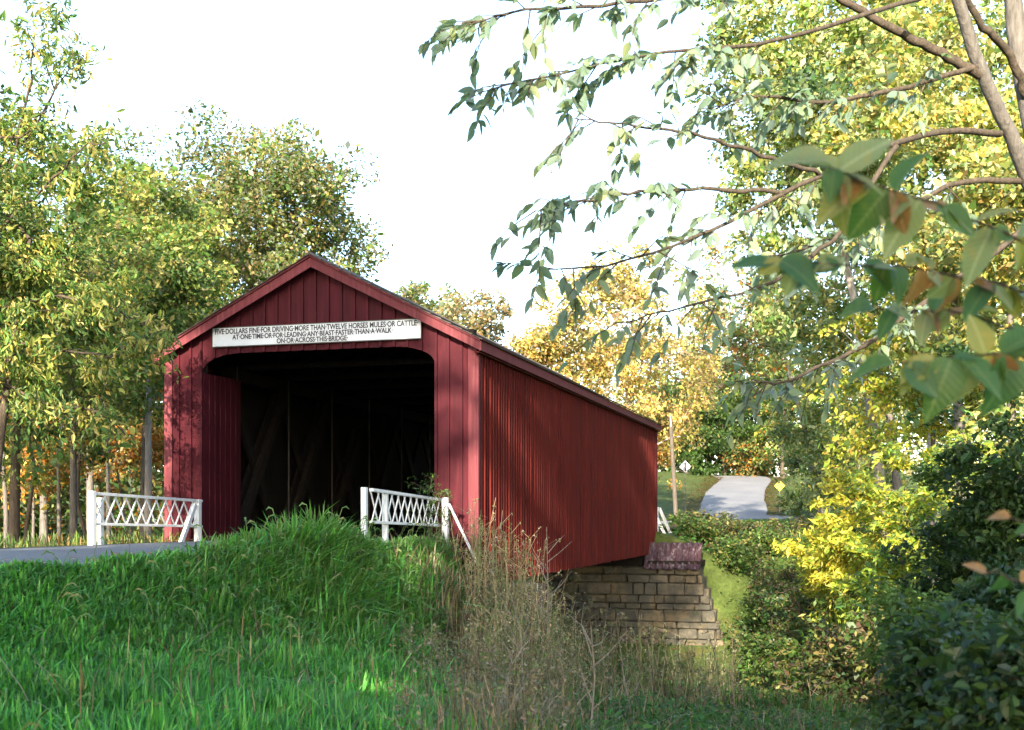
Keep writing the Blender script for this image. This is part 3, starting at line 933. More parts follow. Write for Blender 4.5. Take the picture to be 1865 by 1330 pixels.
# leaf colours
G_DK = (0.030, 0.060, 0.014); G_MID = (0.055, 0.105, 0.020); G_LT = (0.09, 0.155, 0.040); G_YEL = (0.18, 0.205, 0.045)
YELS = (0.36, 0.335, 0.045); GYS = (0.19, 0.25, 0.03)
YEL = (0.38, 0.32, 0.10); GOLD = (0.40, 0.28, 0.08); ORG = (0.34, 0.13, 0.020); OLIVE = (0.12, 0.115, 0.035); TAN = (0.26, 0.18, 0.09); PALE = (0.23, 0.27, 0.13); GREY = (0.14, 0.16, 0.11)
PAL_OAK = [(G_MID, 3), (OLIVE, 3), (G_YEL, 0.8), (GREY, 2.6), (TAN, 0.8)]
PAL_YG = [(G_LT, 2.4), (G_YEL, 2), (G_MID, 3), (OLIVE, 1.6), (YEL, 0.6)]
PAL_YEL = [(YEL, 3), (GOLD, 1.6), (TAN, 2.4), (G_YEL, 0.8)]
PAL_GOLDG = [(YEL, 2.2), (G_YEL, 2.5), (PALE, 2), (G_LT, 1.5)]
PAL_PALE = [(PALE, 3.5), (G_YEL, 2), (YEL, 0.6), (G_LT, 2.4)]
PAL_SHADE = [(G_DK, 4), (G_MID, 2), (OLIVE, 0.5)]  # greens darkened to stand in for shade in the crest woods
PAL_MIX = [(G_DK, 2), (G_MID, 3), (OLIVE, 1.5), (ORG, 0.5), (G_YEL, 0.8)]
PAL_ORG = [(ORG, 3), (GOLD, 2), (OLIVE, 1.5), (TAN, 1)]
PAL_TAN = [(TAN, 3), (OLIVE, 2), (PALE, 1), (ORG, .8)]

def T(px, py, Y, dz=0.0):
    """foot on the ground below the picture column"""
    x = (px - 932.5) / F * Y
    return (x, Y, gz(x, Y) + dz)

# ------------------------------------------------------------------ trees behind the bridge
tree('oak_tree', 'big round oak with grey green and brown leaves rising behind the bridge gable', T(385, 0, 46), P(455, 445, 46), (5.3, 4.6, 4.7),
     PAL_OAK, 64000, 0.165, 240, 0.85, 0.34, 11, 'bark_dark', lump=0.16, bias=0.42)
tree('oak_tree', 'olive yellow tree between the big oak and the slender roadside tree', T(255, 0, 40), P(270, 500, 40), (2.9, 3.0, 4.1),
     [(OLIVE, 2), (G_YEL, 3), (G_LT, 2), (YEL, 1)], 28000, 0.15, 140, 0.65, 0.18, 12, 'bark', lump=0.3)
tree('round_tree', 'hazy round green crown peeping over the middle of the bridge roof', T(780, 0, 84), P(775, 600, 84), (3.0, 3.0, 3.2),
     PAL_OAK, 7000, 0.28, 60, 0.8, 0.25, 13, lump=0.2)
tree('round_tree', 'brownish round crown over the lower part of the bridge roof', T(850, 0, 80), P(862, 610, 80), (2.7, 3.0, 3.0),
     [(TAN, 3), (OLIVE, 2), (GREY, 2)], 6000, 0.28, 60, 0.8, 0.25, 14, lump=0.2)
tree('yellow_maple', 'broad golden maple standing behind the far end of the bridge', T(1165, 0, 74), P(1135, 635, 74), (6.6, 5.5, 6.9),
     PAL_YEL, 24000, 0.25, 190, 0.9, 0.30, 15, 'bark_pale', lump=0.25, bias=0.5, r_tip=0.014)
tree('gold_tree', 'low orange gold tree just past the end of the bridge roof', T(1185, 0, 80), P(1200, 790, 80), (1.9, 2, 3.4),
     PAL_ORG + [(YEL, 3)], 6000, 0.22, 50, 0.6, 0.16, 16)
tree('gold_tree', 'small yellow tree low behind the roof under the golden maple', T(985, 0, 72), P(1000, 640, 72), (2.6, 2, 2.6),
     PAL_YEL + [(OLIVE, 3)], 6000, 0.24, 50, 0.7, 0.16, 17)

# woodland at the crest beyond the road
far_tr = [(1250, 800, 128, 4.5, 7, PAL_SHADE, 'shade darkened green tree behind the white diamond sign'),
          (1320, 790, 126, 4.8, 7.5, PAL_SHADE, 'shade darkened tree filling the dip at the top of the road'),  # woodland shade is put into these darker leaf colours
          (1385, 770, 130, 4.2, 8, PAL_MIX, 'mixed olive tree above the bend of the road'),
          (1365, 835, 124, 2.2, 2.6, [(OLIVE, 4), (ORG, 1.2), (G_DK, 2)], 'low brownish tree at the crest of the road'),
          (1425, 740, 120, 4.0, 8.5, PAL_MIX + [(G_YEL, 2)], 'yellow green tree on the right of the road crest'),
          (1290, 700, 140, 5.5, 8.0, PAL_TAN, 'tall tawny tree rising above the shade darkened trees'),
          (1395, 660, 142, 6.0, 9.0, PAL_TAN + PAL_PALE, 'tall thin leaved tree high above the road bend')]
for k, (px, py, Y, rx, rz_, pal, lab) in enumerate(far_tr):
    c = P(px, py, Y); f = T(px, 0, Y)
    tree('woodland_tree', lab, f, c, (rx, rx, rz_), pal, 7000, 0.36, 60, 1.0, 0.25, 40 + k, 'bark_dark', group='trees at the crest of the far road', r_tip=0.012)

# ------------------------------------------------------------------ woods on the left of the road
left_tr = [
    # px, crown py, Y, rx, rz, trunk radius, leaf n, palette, bark, label
    (270, 560, 34, 2.2, 3.6, 0.16, 9000, PAL_YG, 'bark_pale', 'pale trunked tree straight behind the railing, beside the bridge corner'),
    (135, 600, 31, 2.3, 3.4, 0.13, 9000, PAL_YG + [(YEL, 2)], 'bark', 'slim tree with two low forks behind the middle of the left woods'),
    (200, 640, 37, 2.2, 2.8, 0.10, 7000, PAL_MIX + [(YEL, 2)], 'bark_pale', 'thin grey trunk between two larger trees left of the bridge'),
    (25, 520, 27, 2.3, 4.6, 0.15, 9000, PAL_YG, 'bark_dark', 'dark trunked tree cut by the edge of the woods farthest from the bridge'),
    (80, 560, 42, 3.2, 4.6, 0.18, 9000, PAL_MIX + [(G_YEL, 3)], 'bark', 'mid green tree deep in the left woods'),
    (165, 480, 52, 4.2, 5.0, 0.22, 11000, PAL_OAK + [(G_LT, 3)], 'bark', 'tall green tree showing above the left woods'),
    (240, 780, 44, 2.0, 2.0, 0.07, 5000, PAL_ORG, 'bark', 'small orange leaved understorey tree near the bridge corner'),
    (60, 800, 38, 2.3, 1.9, 0.07, 5000, PAL_ORG + [(G_YEL, 3)], 'bark', 'low russet understorey tree at the dim end of the woods'),
    (310, 640, 42, 2.0, 3.0, 0.12, 7000, PAL_YG + [(YEL, 2)], 'bark', 'yellow green tree peeping past the left edge of the gable'),
]
for k, (px, py, Y, rx, rz_, tr_, nl, pal, bk, lab) in enumerate(left_tr):
    tree('woodland_tree', lab, T(px, 0, Y), P(px, py, Y), (rx, rx, rz_), pal, int(nl * 1.6), 0.115 + 0.0011 * Y, 80, 0.55, tr_, 60 + k, bk, group='woods left of the road', lump=0.35)
for k, (px, Y, h) in enumerate(((45, 33, 5.5), (105, 36, 6.5), (165, 33, 5), (225, 40, 6), (292, 37, 5.5), (8, 35, 6))):
    x, y, z = T(px, 0, Y)
    r_ = empty('sapling_trunk', (x, y, z))
    tag(r_, ['bare dark stem near the edge of the left woods', 'thin straight stem in front of the mid green tree', 'slender stem above the middle of the railing', 'thin crooked stem behind the orange understorey tree', 'narrow stem hard against the bridge corner', 'outermost thin stem of the left woods'][k], 'tree', 'thin stems in the left woods')
    rg_ = np.random.default_rng(90 + k)
    pts = np.array([[0, 0, -.2], [.05, 0, h * .3], [rg_.normal(0, .15), 0, h * .6], [rg_.normal(0, .3), .1, h]])
    V, FQ = tube_np(pts, np.array([.08, .065, .05, .03]), 7)
    link('trunk', np_mesh('trunk', V, FQ, np.full(len(FQ), 4), None, True), M['bark' if k % 2 else 'bark_dark'], r_)

# near slender tree whose boughs hang over the bridge corner
tree('ash_tree', 'slender yellow green ash at the roadside with boughs over the bridge corner', T(-30, 0, 21), P(40, 480, 21), (1.7, 1.6, 4.4),
     [(G_LT, 3), (G_YEL, 3), (G_MID, 2), (YEL, 1.6)], 13000, 0.12, 120, 0.36, 0.13, 81, 'bark_dark', lump=0.5, bias=0.6, fold=0.12, aspect=0.34, droop=0.8)
def bough(name, label, pts, n_twig, n_leaf, leaf, pal, seed, r0=0.03, spread=0.45, aspect=0.36, root=None, tw_len=0.5, droop=0.8, bark='bark_dark', r1=0.006):
    """a limb along given points with twigs and leaves; returns leaf centres mesh parts under root"""
    rg = np.random.default_rng(seed)
    pts = np.array(pts, float)
    f = np.linspace(0, 1, 14)
    seg = np.linspace(0, 1, len(pts))
    line = np.stack([np.interp(f, seg, pts[:, i]) for i in range(3)], 1)
    line[1:-1] += rg.normal(0, 0.02, (12, 3))
    org = np.array(root.location) if root is not None else np.zeros(3)
    line = line - org
    parts = [tube_np(line, np.linspace(r0, r1, 14), 6)]
    C = []
    for k in range(n_twig):
        a = rg.uniform(0.12, 1); i = min(int(a * 13), 12)
        p = line[i] * (1 - (a * 13 - i)) + line[i + 1] * (a * 13 - i)
        d = unit(rg.normal(0, 1, 3) * np.array([1, 1, .6]) + unit(line[-1] - line[0]) * .7 + np.array([0, 0, -droop * .3])) * tw_len * rg.uniform(.5, 1.2)
        q = p + d * .5 + rg.normal(0, .03, 3); e = p + d + np.array([0, 0, -.12 * tw_len])
        parts.append(tube_np(np.array([p, q, e]), np.array([max(r1, r0 * .25), r1 * .8, r1 * .4]), 4))
        m = max(1, n_leaf // n_twig)
        u = rg.uniform(0.25, 1.05, m)[:, None]
        C.append(np.where(u < .5, p + (q - p) * u * 2, q + (e - q) * (u * 2 - 1)) + rg.normal(0, leaf * .55, (m, 3)))
    C = np.concatenate(C)
    V, FQ = merge_tubes(parts)
    return V, FQ, C, rg
def add_bough(root, pts, n_twig, n_leaf, leaf, pal, seed, r0=0.03, aspect=0.36, tw_len=0.5, droop=0.8, bark='bark_dark', fold=0.12, r1=0.006):
    V, FQ, C, rg = bough('', '', pts, n_twig, n_leaf, leaf, pal, seed, r0, aspect=aspect, root=root, tw_len=tw_len, droop=droop, r1=r1)
    link('limb', np_mesh('limb', V, FQ, np.full(len(FQ), 4), None, True), M[bark], root)
    col = jitter_cols(rg, pal, len(C))
    me = leaves_mesh('foliage', C, leaf, col, rg, 0.3, aspect, fold, None, droop)
    o = link('foliage', me, M['leaf'], root); o['kind'] = 'stuff'
    return o
ash = bpy.data.objects['ash_tree']
YGP = [(G_LT, 3), (G_YEL, 4), (YEL, 2), (G_MID, 1)]
add_bough(ash, [P(-20, 560, 21), P(120, 540, 20.8), P(230, 570, 20.6), P(320, 640, 20.5)], 34, 620, 0.14, YGP, 201, 0.035)
add_bough(ash, [P(-20, 620, 21), P(110, 640, 20.5), P(210, 650, 20), P(300, 600, 20)], 30, 520, 0.14, YGP, 202, 0.03)
add_bough(ash, [P(0, 420, 21), P(90, 330, 20.6), P(150, 270, 20.3), P(200, 260, 20)], 22, 180, 0.14, YGP, 203, 0.03)
add_bough(ash, [P(10, 330, 21), P(50, 180, 20.6), P(60, 90, 20.3), P(50, 40, 20)], 24, 230, 0.14, YGP, 204, 0.03)
add_bough(ash, [P(10, 300, 21), P(70, 220, 20.6), P(110, 150, 20.3), P(150, 100, 20)], 16, 110, 0.13, YGP, 205, 0.02)
add_bough(ash, [P(0, 700, 21), P(100, 740, 20.7), P(180, 750, 20.4), P(230, 790, 20)], 26, 300, 0.14, YGP, 206, 0.03)

# ------------------------------------------------------------------ trees on the right bank
tree('walnut_tree', 'tall pale green tree filling the sky above the far road', T(1640, 0, 37), P(1480, 215, 37), (4.3, 4.0, 6.2),
     PAL_PALE, 36000, 0.19, 190, 0.62, 0.22, 101, 'bark_pale', lump=0.4, bias=0.55, droop=0.6)
tree('walnut_tree', 'yellow leaved tree with a grey trunk near the upper edge of the bank', T(1760, 0, 29), P(1735, 330, 29), (2.9, 3.0, 5.2),
     PAL_GOLDG + [(GOLD, 1)], 20000, 0.17, 140, 0.5, 0.2, 102, 'bark', lump=0.35, bias=0.55)
tree('walnut_tree', 'pale sunlit tree leaning over the side road', T(1640, 0, 46), P(1580, 570, 46), (4.3, 4.0, 4.8),
     PAL_PALE + [(YEL, 2)], 16000, 0.2, 140, 0.7, 0.2, 103, 'bark', lump=0.35)
tree('walnut_tree', 'thin leaved tawny tree between the golden maple and the bank', T(1500, 0, 58), P(1390, 560, 58), (4.2, 4.0, 4.8),
     PAL_TAN + PAL_PALE, 10000, 0.22, 130, 0.7, 0.18, 104, 'bark_pale', lump=0.4, bias=0.6, r_tip=0.012)
tree('walnut_tree', 'bright yellow tree low on the bank behind the dark shrubs', T(1700, 0, 34), P(1690, 690, 34), (2.9, 2.5, 3.2),
     [(YELS, 4), (GYS, 3), (GOLD, 1), (G_LT, 1)], 14000, 0.16, 110, 0.5, 0.14, 105, 'bark', lump=0.35)
tree('walnut_tree', 'high pale canopy tree behind the leaning elm', T(1700, 0, 40), P(1660, 130, 40), (4.0, 3.5, 5.0),
     PAL_PALE, 20000, 0.19, 150, 0.6, 0.2, 108, 'bark_pale', lump=0.35, bias=0.55, droop=0.6)
tree('walnut_tree', 'golden green tree at the right edge behind the elm trunk', T(1850, 0, 25), P(1830, 420, 25), (1.9, 2.0, 4.0),
     PAL_GOLDG + [(GOLD, 1)], 12000, 0.16, 90, 0.45, 0.15, 109, 'bark', lump=0.35, bias=0.55)
tree('bank_tree', 'pale green bushy tree behind the yellow road sign', T(1490, 0, 57), P(1490, 800, 57), (2.1, 2.2, 3.2),
     PAL_PALE, 9000, 0.18, 80, 0.5, 0.12, 106, 'bark', lump=0.3)
tree('bank_tree', 'yellow green bush tree at the end of the side road', T(1560, 0, 48), P(1560, 870, 48), (1.9, 2.0, 2.3),
     PAL_GOLDG, 8000, 0.17, 70, 0.45, 0.1, 107, 'bark', lump=0.3)
sh = [(1545, 960, 27, 1.25, 1.15, [(YELS, 4), (YELS, 2), (GYS, 2)], 5200, 'sunlit yellow sumac shrub nearest the side road'),
      (1650, 900, 26, 1.6, 1.6, [(YELS, 3), (GYS, 3), (G_LT, 2)], 6000, 'tall yellow green sumac in the middle of the bank'),
      (1600, 1040, 25, 1.15, 0.9, [(GYS, 4), (G_LT, 3), (YELS, 1)], 4200, 'yellow green shrub low over the creek'),
      (1500, 1010, 29, 0.8, 0.8, [(YELS, 3), (GYS, 3)], 2600, 'small yellow shrub at the front tip of the sumacs'),
      (1750, 900, 23, 1.3, 1.7, [(G_LT, 3), (GYS, 3), (YELS, 1.5)], 5200, 'leafy shrub half in shade behind the dark vines')]
for k, (px, py, Y, rx, rz_, pal, nl, lab) in enumerate(sh):
    x, y, z = T(px, 0, Y)
    c = P(px, py, Y)
    top = c[2] + rz_; low = max(z + 0.15, c[2] - rz_ * 1.9); c = np.array([c[0], c[1], (top + low) / 2]); rz_ = (top - low) / 2
    tree('sumac_shrub', lab, (x, y, z), c, (rx, rx, rz_), pal, int(nl * 1.3), 0.15, 60, 0.28, 0.05, 120 + k, 'bark', 'sunlit shrubs on the right bank', 'shrub', 0.4, 0.8, 0.0, 0.5, None, 0, 0.36, 0.004, 0.6, 0.5, 0.5)

# dark shrubs close on the right
ds = [(1840, 900, 11.0, 0.85, 1.35, 6200, 'tall dark vine covered shrub at the right edge'),
      (1770, 1060, 12.0, 0.75, 0.75, 4200, 'dark shrub in front of the yellow sumacs'),
      (1830, 1150, 8.5, 0.62, 0.72, 4400, 'shaded shrub below the vine covered one'),
      (1730, 1240, 7.0, 0.42, 0.42, 2600, 'low bluish green shrub at the bottom right'),
      (1690, 1150, 11.0, 0.5, 0.45, 2400, 'fresh green fern like shrub between dark shrubs'),
      (1845, 1290, 5.2, 0.36, 0.40, 1800, 'nearest broad leaved shrub in the lower right corner')]
for k, (px, py, Y, rx, rz_, nl, lab) in enumerate(ds):
    x, y, z = T(px, 0, Y)
    c = P(px, py, Y)
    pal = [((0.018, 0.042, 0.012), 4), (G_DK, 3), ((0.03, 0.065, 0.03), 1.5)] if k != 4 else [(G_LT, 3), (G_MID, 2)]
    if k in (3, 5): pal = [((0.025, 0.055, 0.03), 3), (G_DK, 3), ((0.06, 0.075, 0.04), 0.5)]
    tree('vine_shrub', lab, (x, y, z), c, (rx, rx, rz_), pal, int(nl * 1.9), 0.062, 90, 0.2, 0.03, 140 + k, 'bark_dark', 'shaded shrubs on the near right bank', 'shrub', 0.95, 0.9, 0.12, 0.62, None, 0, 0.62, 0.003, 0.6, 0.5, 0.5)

# ------------------------------------------------------------------ grass and weeds
def blades(name, X, Y, h, wd, col, rg, lean=0.45, droop=0.5, zoff=0.0):
    n = len(X)
    Z = ground(X, Y) - 0.02 + zoff
    B = np.stack([X, Y, Z], 1)
    a = rg.uniform(0, 2 * np.pi, n); ln = np.abs(rg.normal(0, lean, n))
    hd = np.stack([np.cos(a), np.sin(a), np.zeros(n)], 1)
    sd = np.stack([-np.sin(a), np.cos(a), np.zeros(n)], 1) * (wd / 2)[:, None]
    tw = rg.normal(0, 0.6, n)
    sd = sd * np.cos(tw)[:, None] + hd * (wd / 2)[:, None] * np.sin(tw)[:, None]
    up = np.array([0, 0, 1.0])
    H = h[:, None]
    def pt(f):
        return B + hd * (H * (ln[:, None] * f + 0.55 * droop * ln[:, None] * f ** 2.5)) + up * H * (f - droop * ln[:, None] * 0.55 * f ** 2.6)
    p1, p2, p3, p4 = pt(0.0), pt(0.4), pt(0.74), pt(1.0)
    V = np.stack([p1 - sd * .7, p1 + sd * .7, p2 + sd, p2 - sd, p3 + sd * .8, p3 - sd * .8, p4], 1).reshape(-1, 3)
    b = np.arange(n)[:, None] * 7
    Fc = (b + np.array([[0, 1, 2, 3, 3, 2, 4, 5, 5, 4, 6]])).reshape(-1)
    return np_mesh(name, V, Fc, np.tile([4, 4, 3], n), np.repeat(col, 3, 0))

def in_view(X, Y, m=0.10):
    return (np.abs(X / np.maximum(Y, 0.1)) < 0.424 + m)

def scatter(rg, n, x0, x1, y0, y1, dens=None):
    X = rg.uniform(x0, x1, n); Y = rg.uniform(y0, y1, n)
    k = in_view(X, Y)
    if dens is not None: k &= rg.uniform(0, 1, n) < dens(X, Y)
    return X[k], Y[k]

rg = np.random.default_rng(301)
def grass_line(X, Y):      # 1 on the lush grass side, 0 on the weedy side
    return 1 - smooth01(-0.125, -0.03, X / Y + 0.03 * vnoise(X, Y, 1.1, 9) + 0.02 * vnoise(X, Y, 0.4, 8))
def d_grass(X, Y):
    s, t = st(X, Y)
    return grass_line(X, Y) * (t < np.where(s < -7.5, 0.76, 0.85) + 0.12 * vnoise(X, Y, 0.7, 4)) * (s < 0.2) * np.clip(11.0 / Y, 0.35, 1) 
X, Y = scatter(rg, 330000, -8.5, 1.0, 6.0, 23.5, d_grass)
s_, t_ = st(X, Y)
clump = vnoise(X, Y, 0.55, 11)
h = (0.30 + 0.09 * vnoise(X, Y, 1.7, 12) + 0.09 * clump) * rg.uniform(0.45, 1.35, len(X)) * (1 + 0.3 * smooth01(-2.0, -4.0, t_) * 0 + 0.3 * (1 - smooth01(-4.5, -2.5, t_)))
h *= (1 + 0.95 * np.exp(-((s_ + 5.6) / 2.3) ** 2) * 0.75 * smooth01(-2.5, 0.0, t_)) * (1 - 0.5 * smooth01(0.3, 0.9, t_) * (1 - np.exp(-((s_ + 5.9) / 2.0) ** 2)))
h *= 1 - 0.66 * smooth01(-2.6, -0.2, t_) * (1 - smooth01(-13.5, -5.5, s_))
h *= 1 - 0.45 * smooth01(-4.0, -2.5, s_)
h *= np.where(rg.uniform(0, 1, len(X)) < 0.05, 1.3, 1)
palg = [((0.042, 0.185, 0.022), 3), ((0.062, 0.25, 0.034), 4), ((0.030, 0.135, 0.026), 2), ((0.12, 0.31, 0.055), 1.6), ((0.16, 0.15, 0.05), 0.12)]
col = jitter_cols(rg, palg, len(X), 0.22)
dryer = (smooth01(-3.0, 0.3, t_) * smooth01(-15, -6, s_))[:, None] * rg.uniform(0, 1, (len(X), 1))
col = col * (1 - 0.75 * dryer) + np.array([0.10, 0.125, 0.028]) * 0.75 * dryer
me = blades('grass', X, Y, h * 1.08, (0.012 + 0.013 * rg.uniform(0, 1, len(X)) ** 2) * np.clip(Y / 9, 1, 2.0), col * (1 + 0.22 * vnoise(X, Y, 0.7, 14))[:, None], rg, 0.72, 0.85)
tag(link('grass', me, M['grass']), 'lush green grass covering the bank below the road', 'grass', kind='stuff')

# seed heads standing over the grass
X, Y = scatter(rg, 3600, -8.0, 1.5, 7, 22.5, lambda x, y: d_grass(x, y) * (0.12 + 0.88 * smooth01(-12, -6, st(x, y)[0])))
n = len(X); Z = ground(X, Y); s_, t_ = st(X, Y)
hh = rg.uniform(0.30, 0.46, n) * (0.85 + 0.75 * np.exp(-((s_ + 5.9) / 1.9) ** 2) * smooth01(-2.5, 0, t_))
parts = []; cols = []
pv = []; pf = []; o = 0
for i in range(n):
    b = np.array([X[i], Y[i], Z[i]]); a = rg.uniform(0, 6.28); dx = np.array([math.cos(a), math.sin(a), 0])
    pts = np.array([b, b + dx * .05 + [0, 0, hh[i] * .6], b + dx * .13 + [0, 0, hh[i]], b + dx * .19 + [0, 0, hh[i] + 0.02], b + dx * .235 + [0, 0, hh[i] - 0.02]])
    V, FQ = tube_np(pts, np.array([.002, .002, .004, .009, .003]) * np.clip(Y[i] / 9, 1, 1.8), 3)
    pv.append(V); pf.append(FQ + o); o += len(V)
    c = (0.14, 0.16, 0.05) if rg.uniform() < .4 else (0.08, 0.17, 0.04)
    cols.append(np.tile([[0.07, 0.13, 0.03]] * 6 + [c] * 6, (1, 1)))
me = np_mesh('grass_heads', np.concatenate(pv), np.concatenate(pf), np.full(sum(len(f) for f in pf), 4), np.concatenate(cols))
tag(link('foxtail_grass', me, M['grass']), 'nodding foxtail seed heads above the green grass', 'grass', kind='stuff')

# weedy slope, right of the grass: tangled green and dry blades
def d_weed(X, Y):
    s, t = st(X, Y)
    return (1 - 0.975 * grass_line(X, Y)) * (t < 0.6) * (s < 17) * np.clip(10.0 / Y, 0.2, 1) * (ground(X, Y) > -4.5)
X, Y = scatter(rg, 300000, -3.5, 12.0, 5.0, 40, d_weed)
nz = vnoise(X, Y, 1.6, 21) + 0.5 * vnoise(X, Y, 0.6, 22) - 1.1 * smooth01(0.10, 0.24, X / Y) + 0.75 * (1 - smooth01(-0.03, 0.05, X / Y)) - 0.9 * smooth01(0.03, 0.07, X / Y)
p_dry = np.clip(0.30 + 0.36 * nz, 0.05, 0.8)
isd = rg.uniform(0, 1, len(X)) < p_dry
gcol = jitter_cols(rg, [((0.03, 0.085, 0.016), 3), ((0.05, 0.12, 0.022), 3), ((0.09, 0.13, 0.03), 1.5)], len(X), 0.25)
dcol = jitter_cols(rg, [((0.19, 0.145, 0.08), 3), ((0.13, 0.095, 0.055), 3), ((0.27, 0.22, 0.13), 1.2), ((0.09, 0.07, 0.045), 2)], len(X), 0.25)
h = (0.42 + 0.16 * vnoise(X, Y, 1.3, 23)) * rg.uniform(0.5, 1.4, len(X)) * np.where(isd, 1.15, 0.85)
me = blades('weeds', X, Y, h, (0.006 + 0.006 * rg.uniform(0, 1, len(X))) * np.clip(Y / 9, 1, 2.6), np.where(isd[:, None], dcol, gcol), rg, 0.5, 0.6)
tag(link('weeds', me, M['grass']), 'tangle of green and straw coloured weeds on the slope to the creek', 'weeds', kind='stuff')

# broad leaved ground cover on the lower slope and the far bank
def d_cover(X, Y):
    s, t = st(X, Y)
    return (t < -0.2) * (1 - grass_line(X, Y)) * (0.55 + 0.45 * vnoise(X, Y, 1.2, 31) > 0.35) * np.clip(12 / Y, 0.25, 1)
X, Y = scatter(rg, 120000, -1.5, 14, 6, 58, d_cover)
Z = ground(X, Y) + rg.uniform(0.02, 0.5, len(X)) ** 1.2 * (0.7 + 0.5 * vnoise(X, Y, 1.0, 32)) 
col = jitter_cols(rg, [((0.03, 0.075, 0.016), 4), ((0.05, 0.11, 0.02), 3), ((0.10, 0.13, 0.025), 1.2), ((0.10, 0.06, 0.03), 0.9)], len(X), 0.25)
me = leaves_mesh('ground_cover', np.stack([X, Y, Z], 1), 0.075 * np.clip(Y / 12, 1, 2.4), col, rg, 0.9, 0.55, 0.0)
tag(link('undergrowth', me, M['leaf']), 'low leafy undergrowth on the banks of the creek', 'undergrowth', kind='stuff')

def d_slope(X, Y):
    s, t = st(X, Y)
    return (t < 0.2) * (s < 19) * smooth01(-0.02, 0.05, X / Y) * (0.6 + 0.4 * vnoise(X, Y, 0.8, 35))
X, Y = scatter(rg, 150000, -0.5, 9, 9, 37, d_slope)
hump = 0.5 + 0.5 * vnoise(X, Y, 0.9, 36)
Z = ground(X, Y) + rg.uniform(0.02, 1, len(X)) * (0.18 + 0.42 * hump)
col = jitter_cols(rg, [((0.028, 0.070, 0.016), 4), ((0.045, 0.10, 0.022), 3), ((0.085, 0.11, 0.025), 1.2), ((0.11, 0.075, 0.04), 1.6), ((0.15, 0.13, 0.08), 0.8)], len(X), 0.25)
me = leaves_mesh('slope_cover', np.stack([X, Y, Z], 1), 0.06 * np.clip(Y / 14, 1, 2), col, rg, 0.6, 0.4, 0.0)
tag(link('slope_weeds', me, M['leaf']), 'dense low weeds on the steep slope below the bridge', 'weeds', kind='stuff')

def d_lush(X, Y):
    s, t = st(X, Y)
    return smooth01(0.03, 0.09, X / Y) * (0.5 + 0.6 * vnoise(X, Y, 0.7, 38)) * (t < -1)
X, Y = scatter(rg, 130000, 0.0, 6.5, 7, 24, d_lush)
Z = ground(X, Y) + rg.uniform(0.02, 1, len(X)) * (0.25 + 0.3 * (0.5 + 0.5 * vnoise(X, Y, 0.6, 39)))
col = jitter_cols(rg, [((0.022, 0.075, 0.018), 4), ((0.035, 0.11, 0.022), 4), ((0.07, 0.14, 0.03), 1), ((0.12, 0.09, 0.045), 0.7)], len(X), 0.25)
me = leaves_mesh('lush_cover', np.stack([X, Y, Z], 1), 0.05, col, rg, 0.6, 0.42, 0.0)
tag(link('lush_weeds', me, M['leaf']), 'deep green leafy weeds at the bottom of the picture right of the dry grass', 'weeds', kind='stuff')

# far bank and lawn blades
def d_far(X, Y):
    s, t = st(X, Y)
    return ((s > 25) & (t < 0.6) & (s < 60)) | ((s > 21) & (s < 60) & (t > 6))
X, Y = scatter(rg, 110000, 2, 40, 40, 82, d_far)
s_, t_ = st(X, Y)
tall = smooth01(0.3, -3.0, t_) * (1 - smooth01(40, 47, s_))
tall = (1 - smooth01(-0.5, 0.5, t_)) * (1 - smooth01(36, 46, s_))
h = (0.12 + 0.55 * tall * (0.6 + 0.5 * vnoise(X, Y, 2.5, 41))) * rg.uniform(0.5, 1.3, len(X))
isd = rg.uniform(0, 1, len(X)) < 0.28 * tall
col = jitter_cols(rg, [((0.04, 0.11, 0.02), 3), ((0.06, 0.14, 0.025), 3), ((0.12, 0.15, 0.03), 1)], len(X), 0.2)
col = np.where(isd[:, None], jitter_cols(rg, [((0.22, 0.17, 0.08), 1), ((0.14, 0.10, 0.05), 1)], len(X)), col)
me = blades('far_weeds', X, Y, h, np.full(len(X), 0.022), col, rg, 0.35, 0.4)
tag(link('far_bank_weeds', me, M['grass']), 'tall mixed weeds along the far bank beside the side road', 'weeds', kind='stuff')

# left roadside weeds under the woods
def d_left(X, Y):
    s, t = st(X, Y)
    return (t > 5.9 + 0.2 * vnoise(X, Y, 0.8, 51)) & (s < 30)
X, Y = scatter(rg, 60000, -22, -6, 14, 48, d_left)
s_, t_ = st(X, Y)
h = (0.25 + 0.25 * smooth01(6.2, 8.5, t_) * (1 + vnoise(X, Y, 1.8, 52))) * rg.uniform(0.5, 1.3, len(X))
col = jitter_cols(rg, [((0.05, 0.10, 0.02), 3), ((0.10, 0.13, 0.025), 2), ((0.17, 0.13, 0.05), 1.5), ((0.20, 0.10, 0.03), .8)], len(X), 0.25)
me = blades('left_weeds', X, Y, h, np.full(len(X), 0.022), col, rg, 0.45, 0.5)
tag(link('roadside_weeds', me, M['grass']), 'green and brown weeds along the edge of the left woods', 'weeds', kind='stuff')

# fallen leaves on the ground of the woods and the roadside
X = rg.uniform(-20, 6, 14000); Y = rg.uniform(10, 50, 14000)
k = in_view(X, Y); X, Y = X[k], Y[k]
s_, t_ = st(X, Y)
k = ((t_ > 5.3) | ((np.abs(t_ - 1.2) < 0.6) & (s_ < 0))) & (s_ < 30); X, Y, s_, t_ = X[k], Y[k], s_[k], t_[k]
col = jitter_cols(rg, [(ORG, 2), (TAN, 3), (YEL, 2)], len(X))
me = leaves_mesh('litter', np.stack([X, Y, ground(X, Y) + 0.035 + 0.02 * rg.uniform(0, 1, len(X))], 1), 0.08, col, rg, 6.0, 0.6)
tag(link('fallen_leaves', me, M['leaf']), 'fallen autumn leaves along the road edge', 'fallen leaves', kind='stuff')

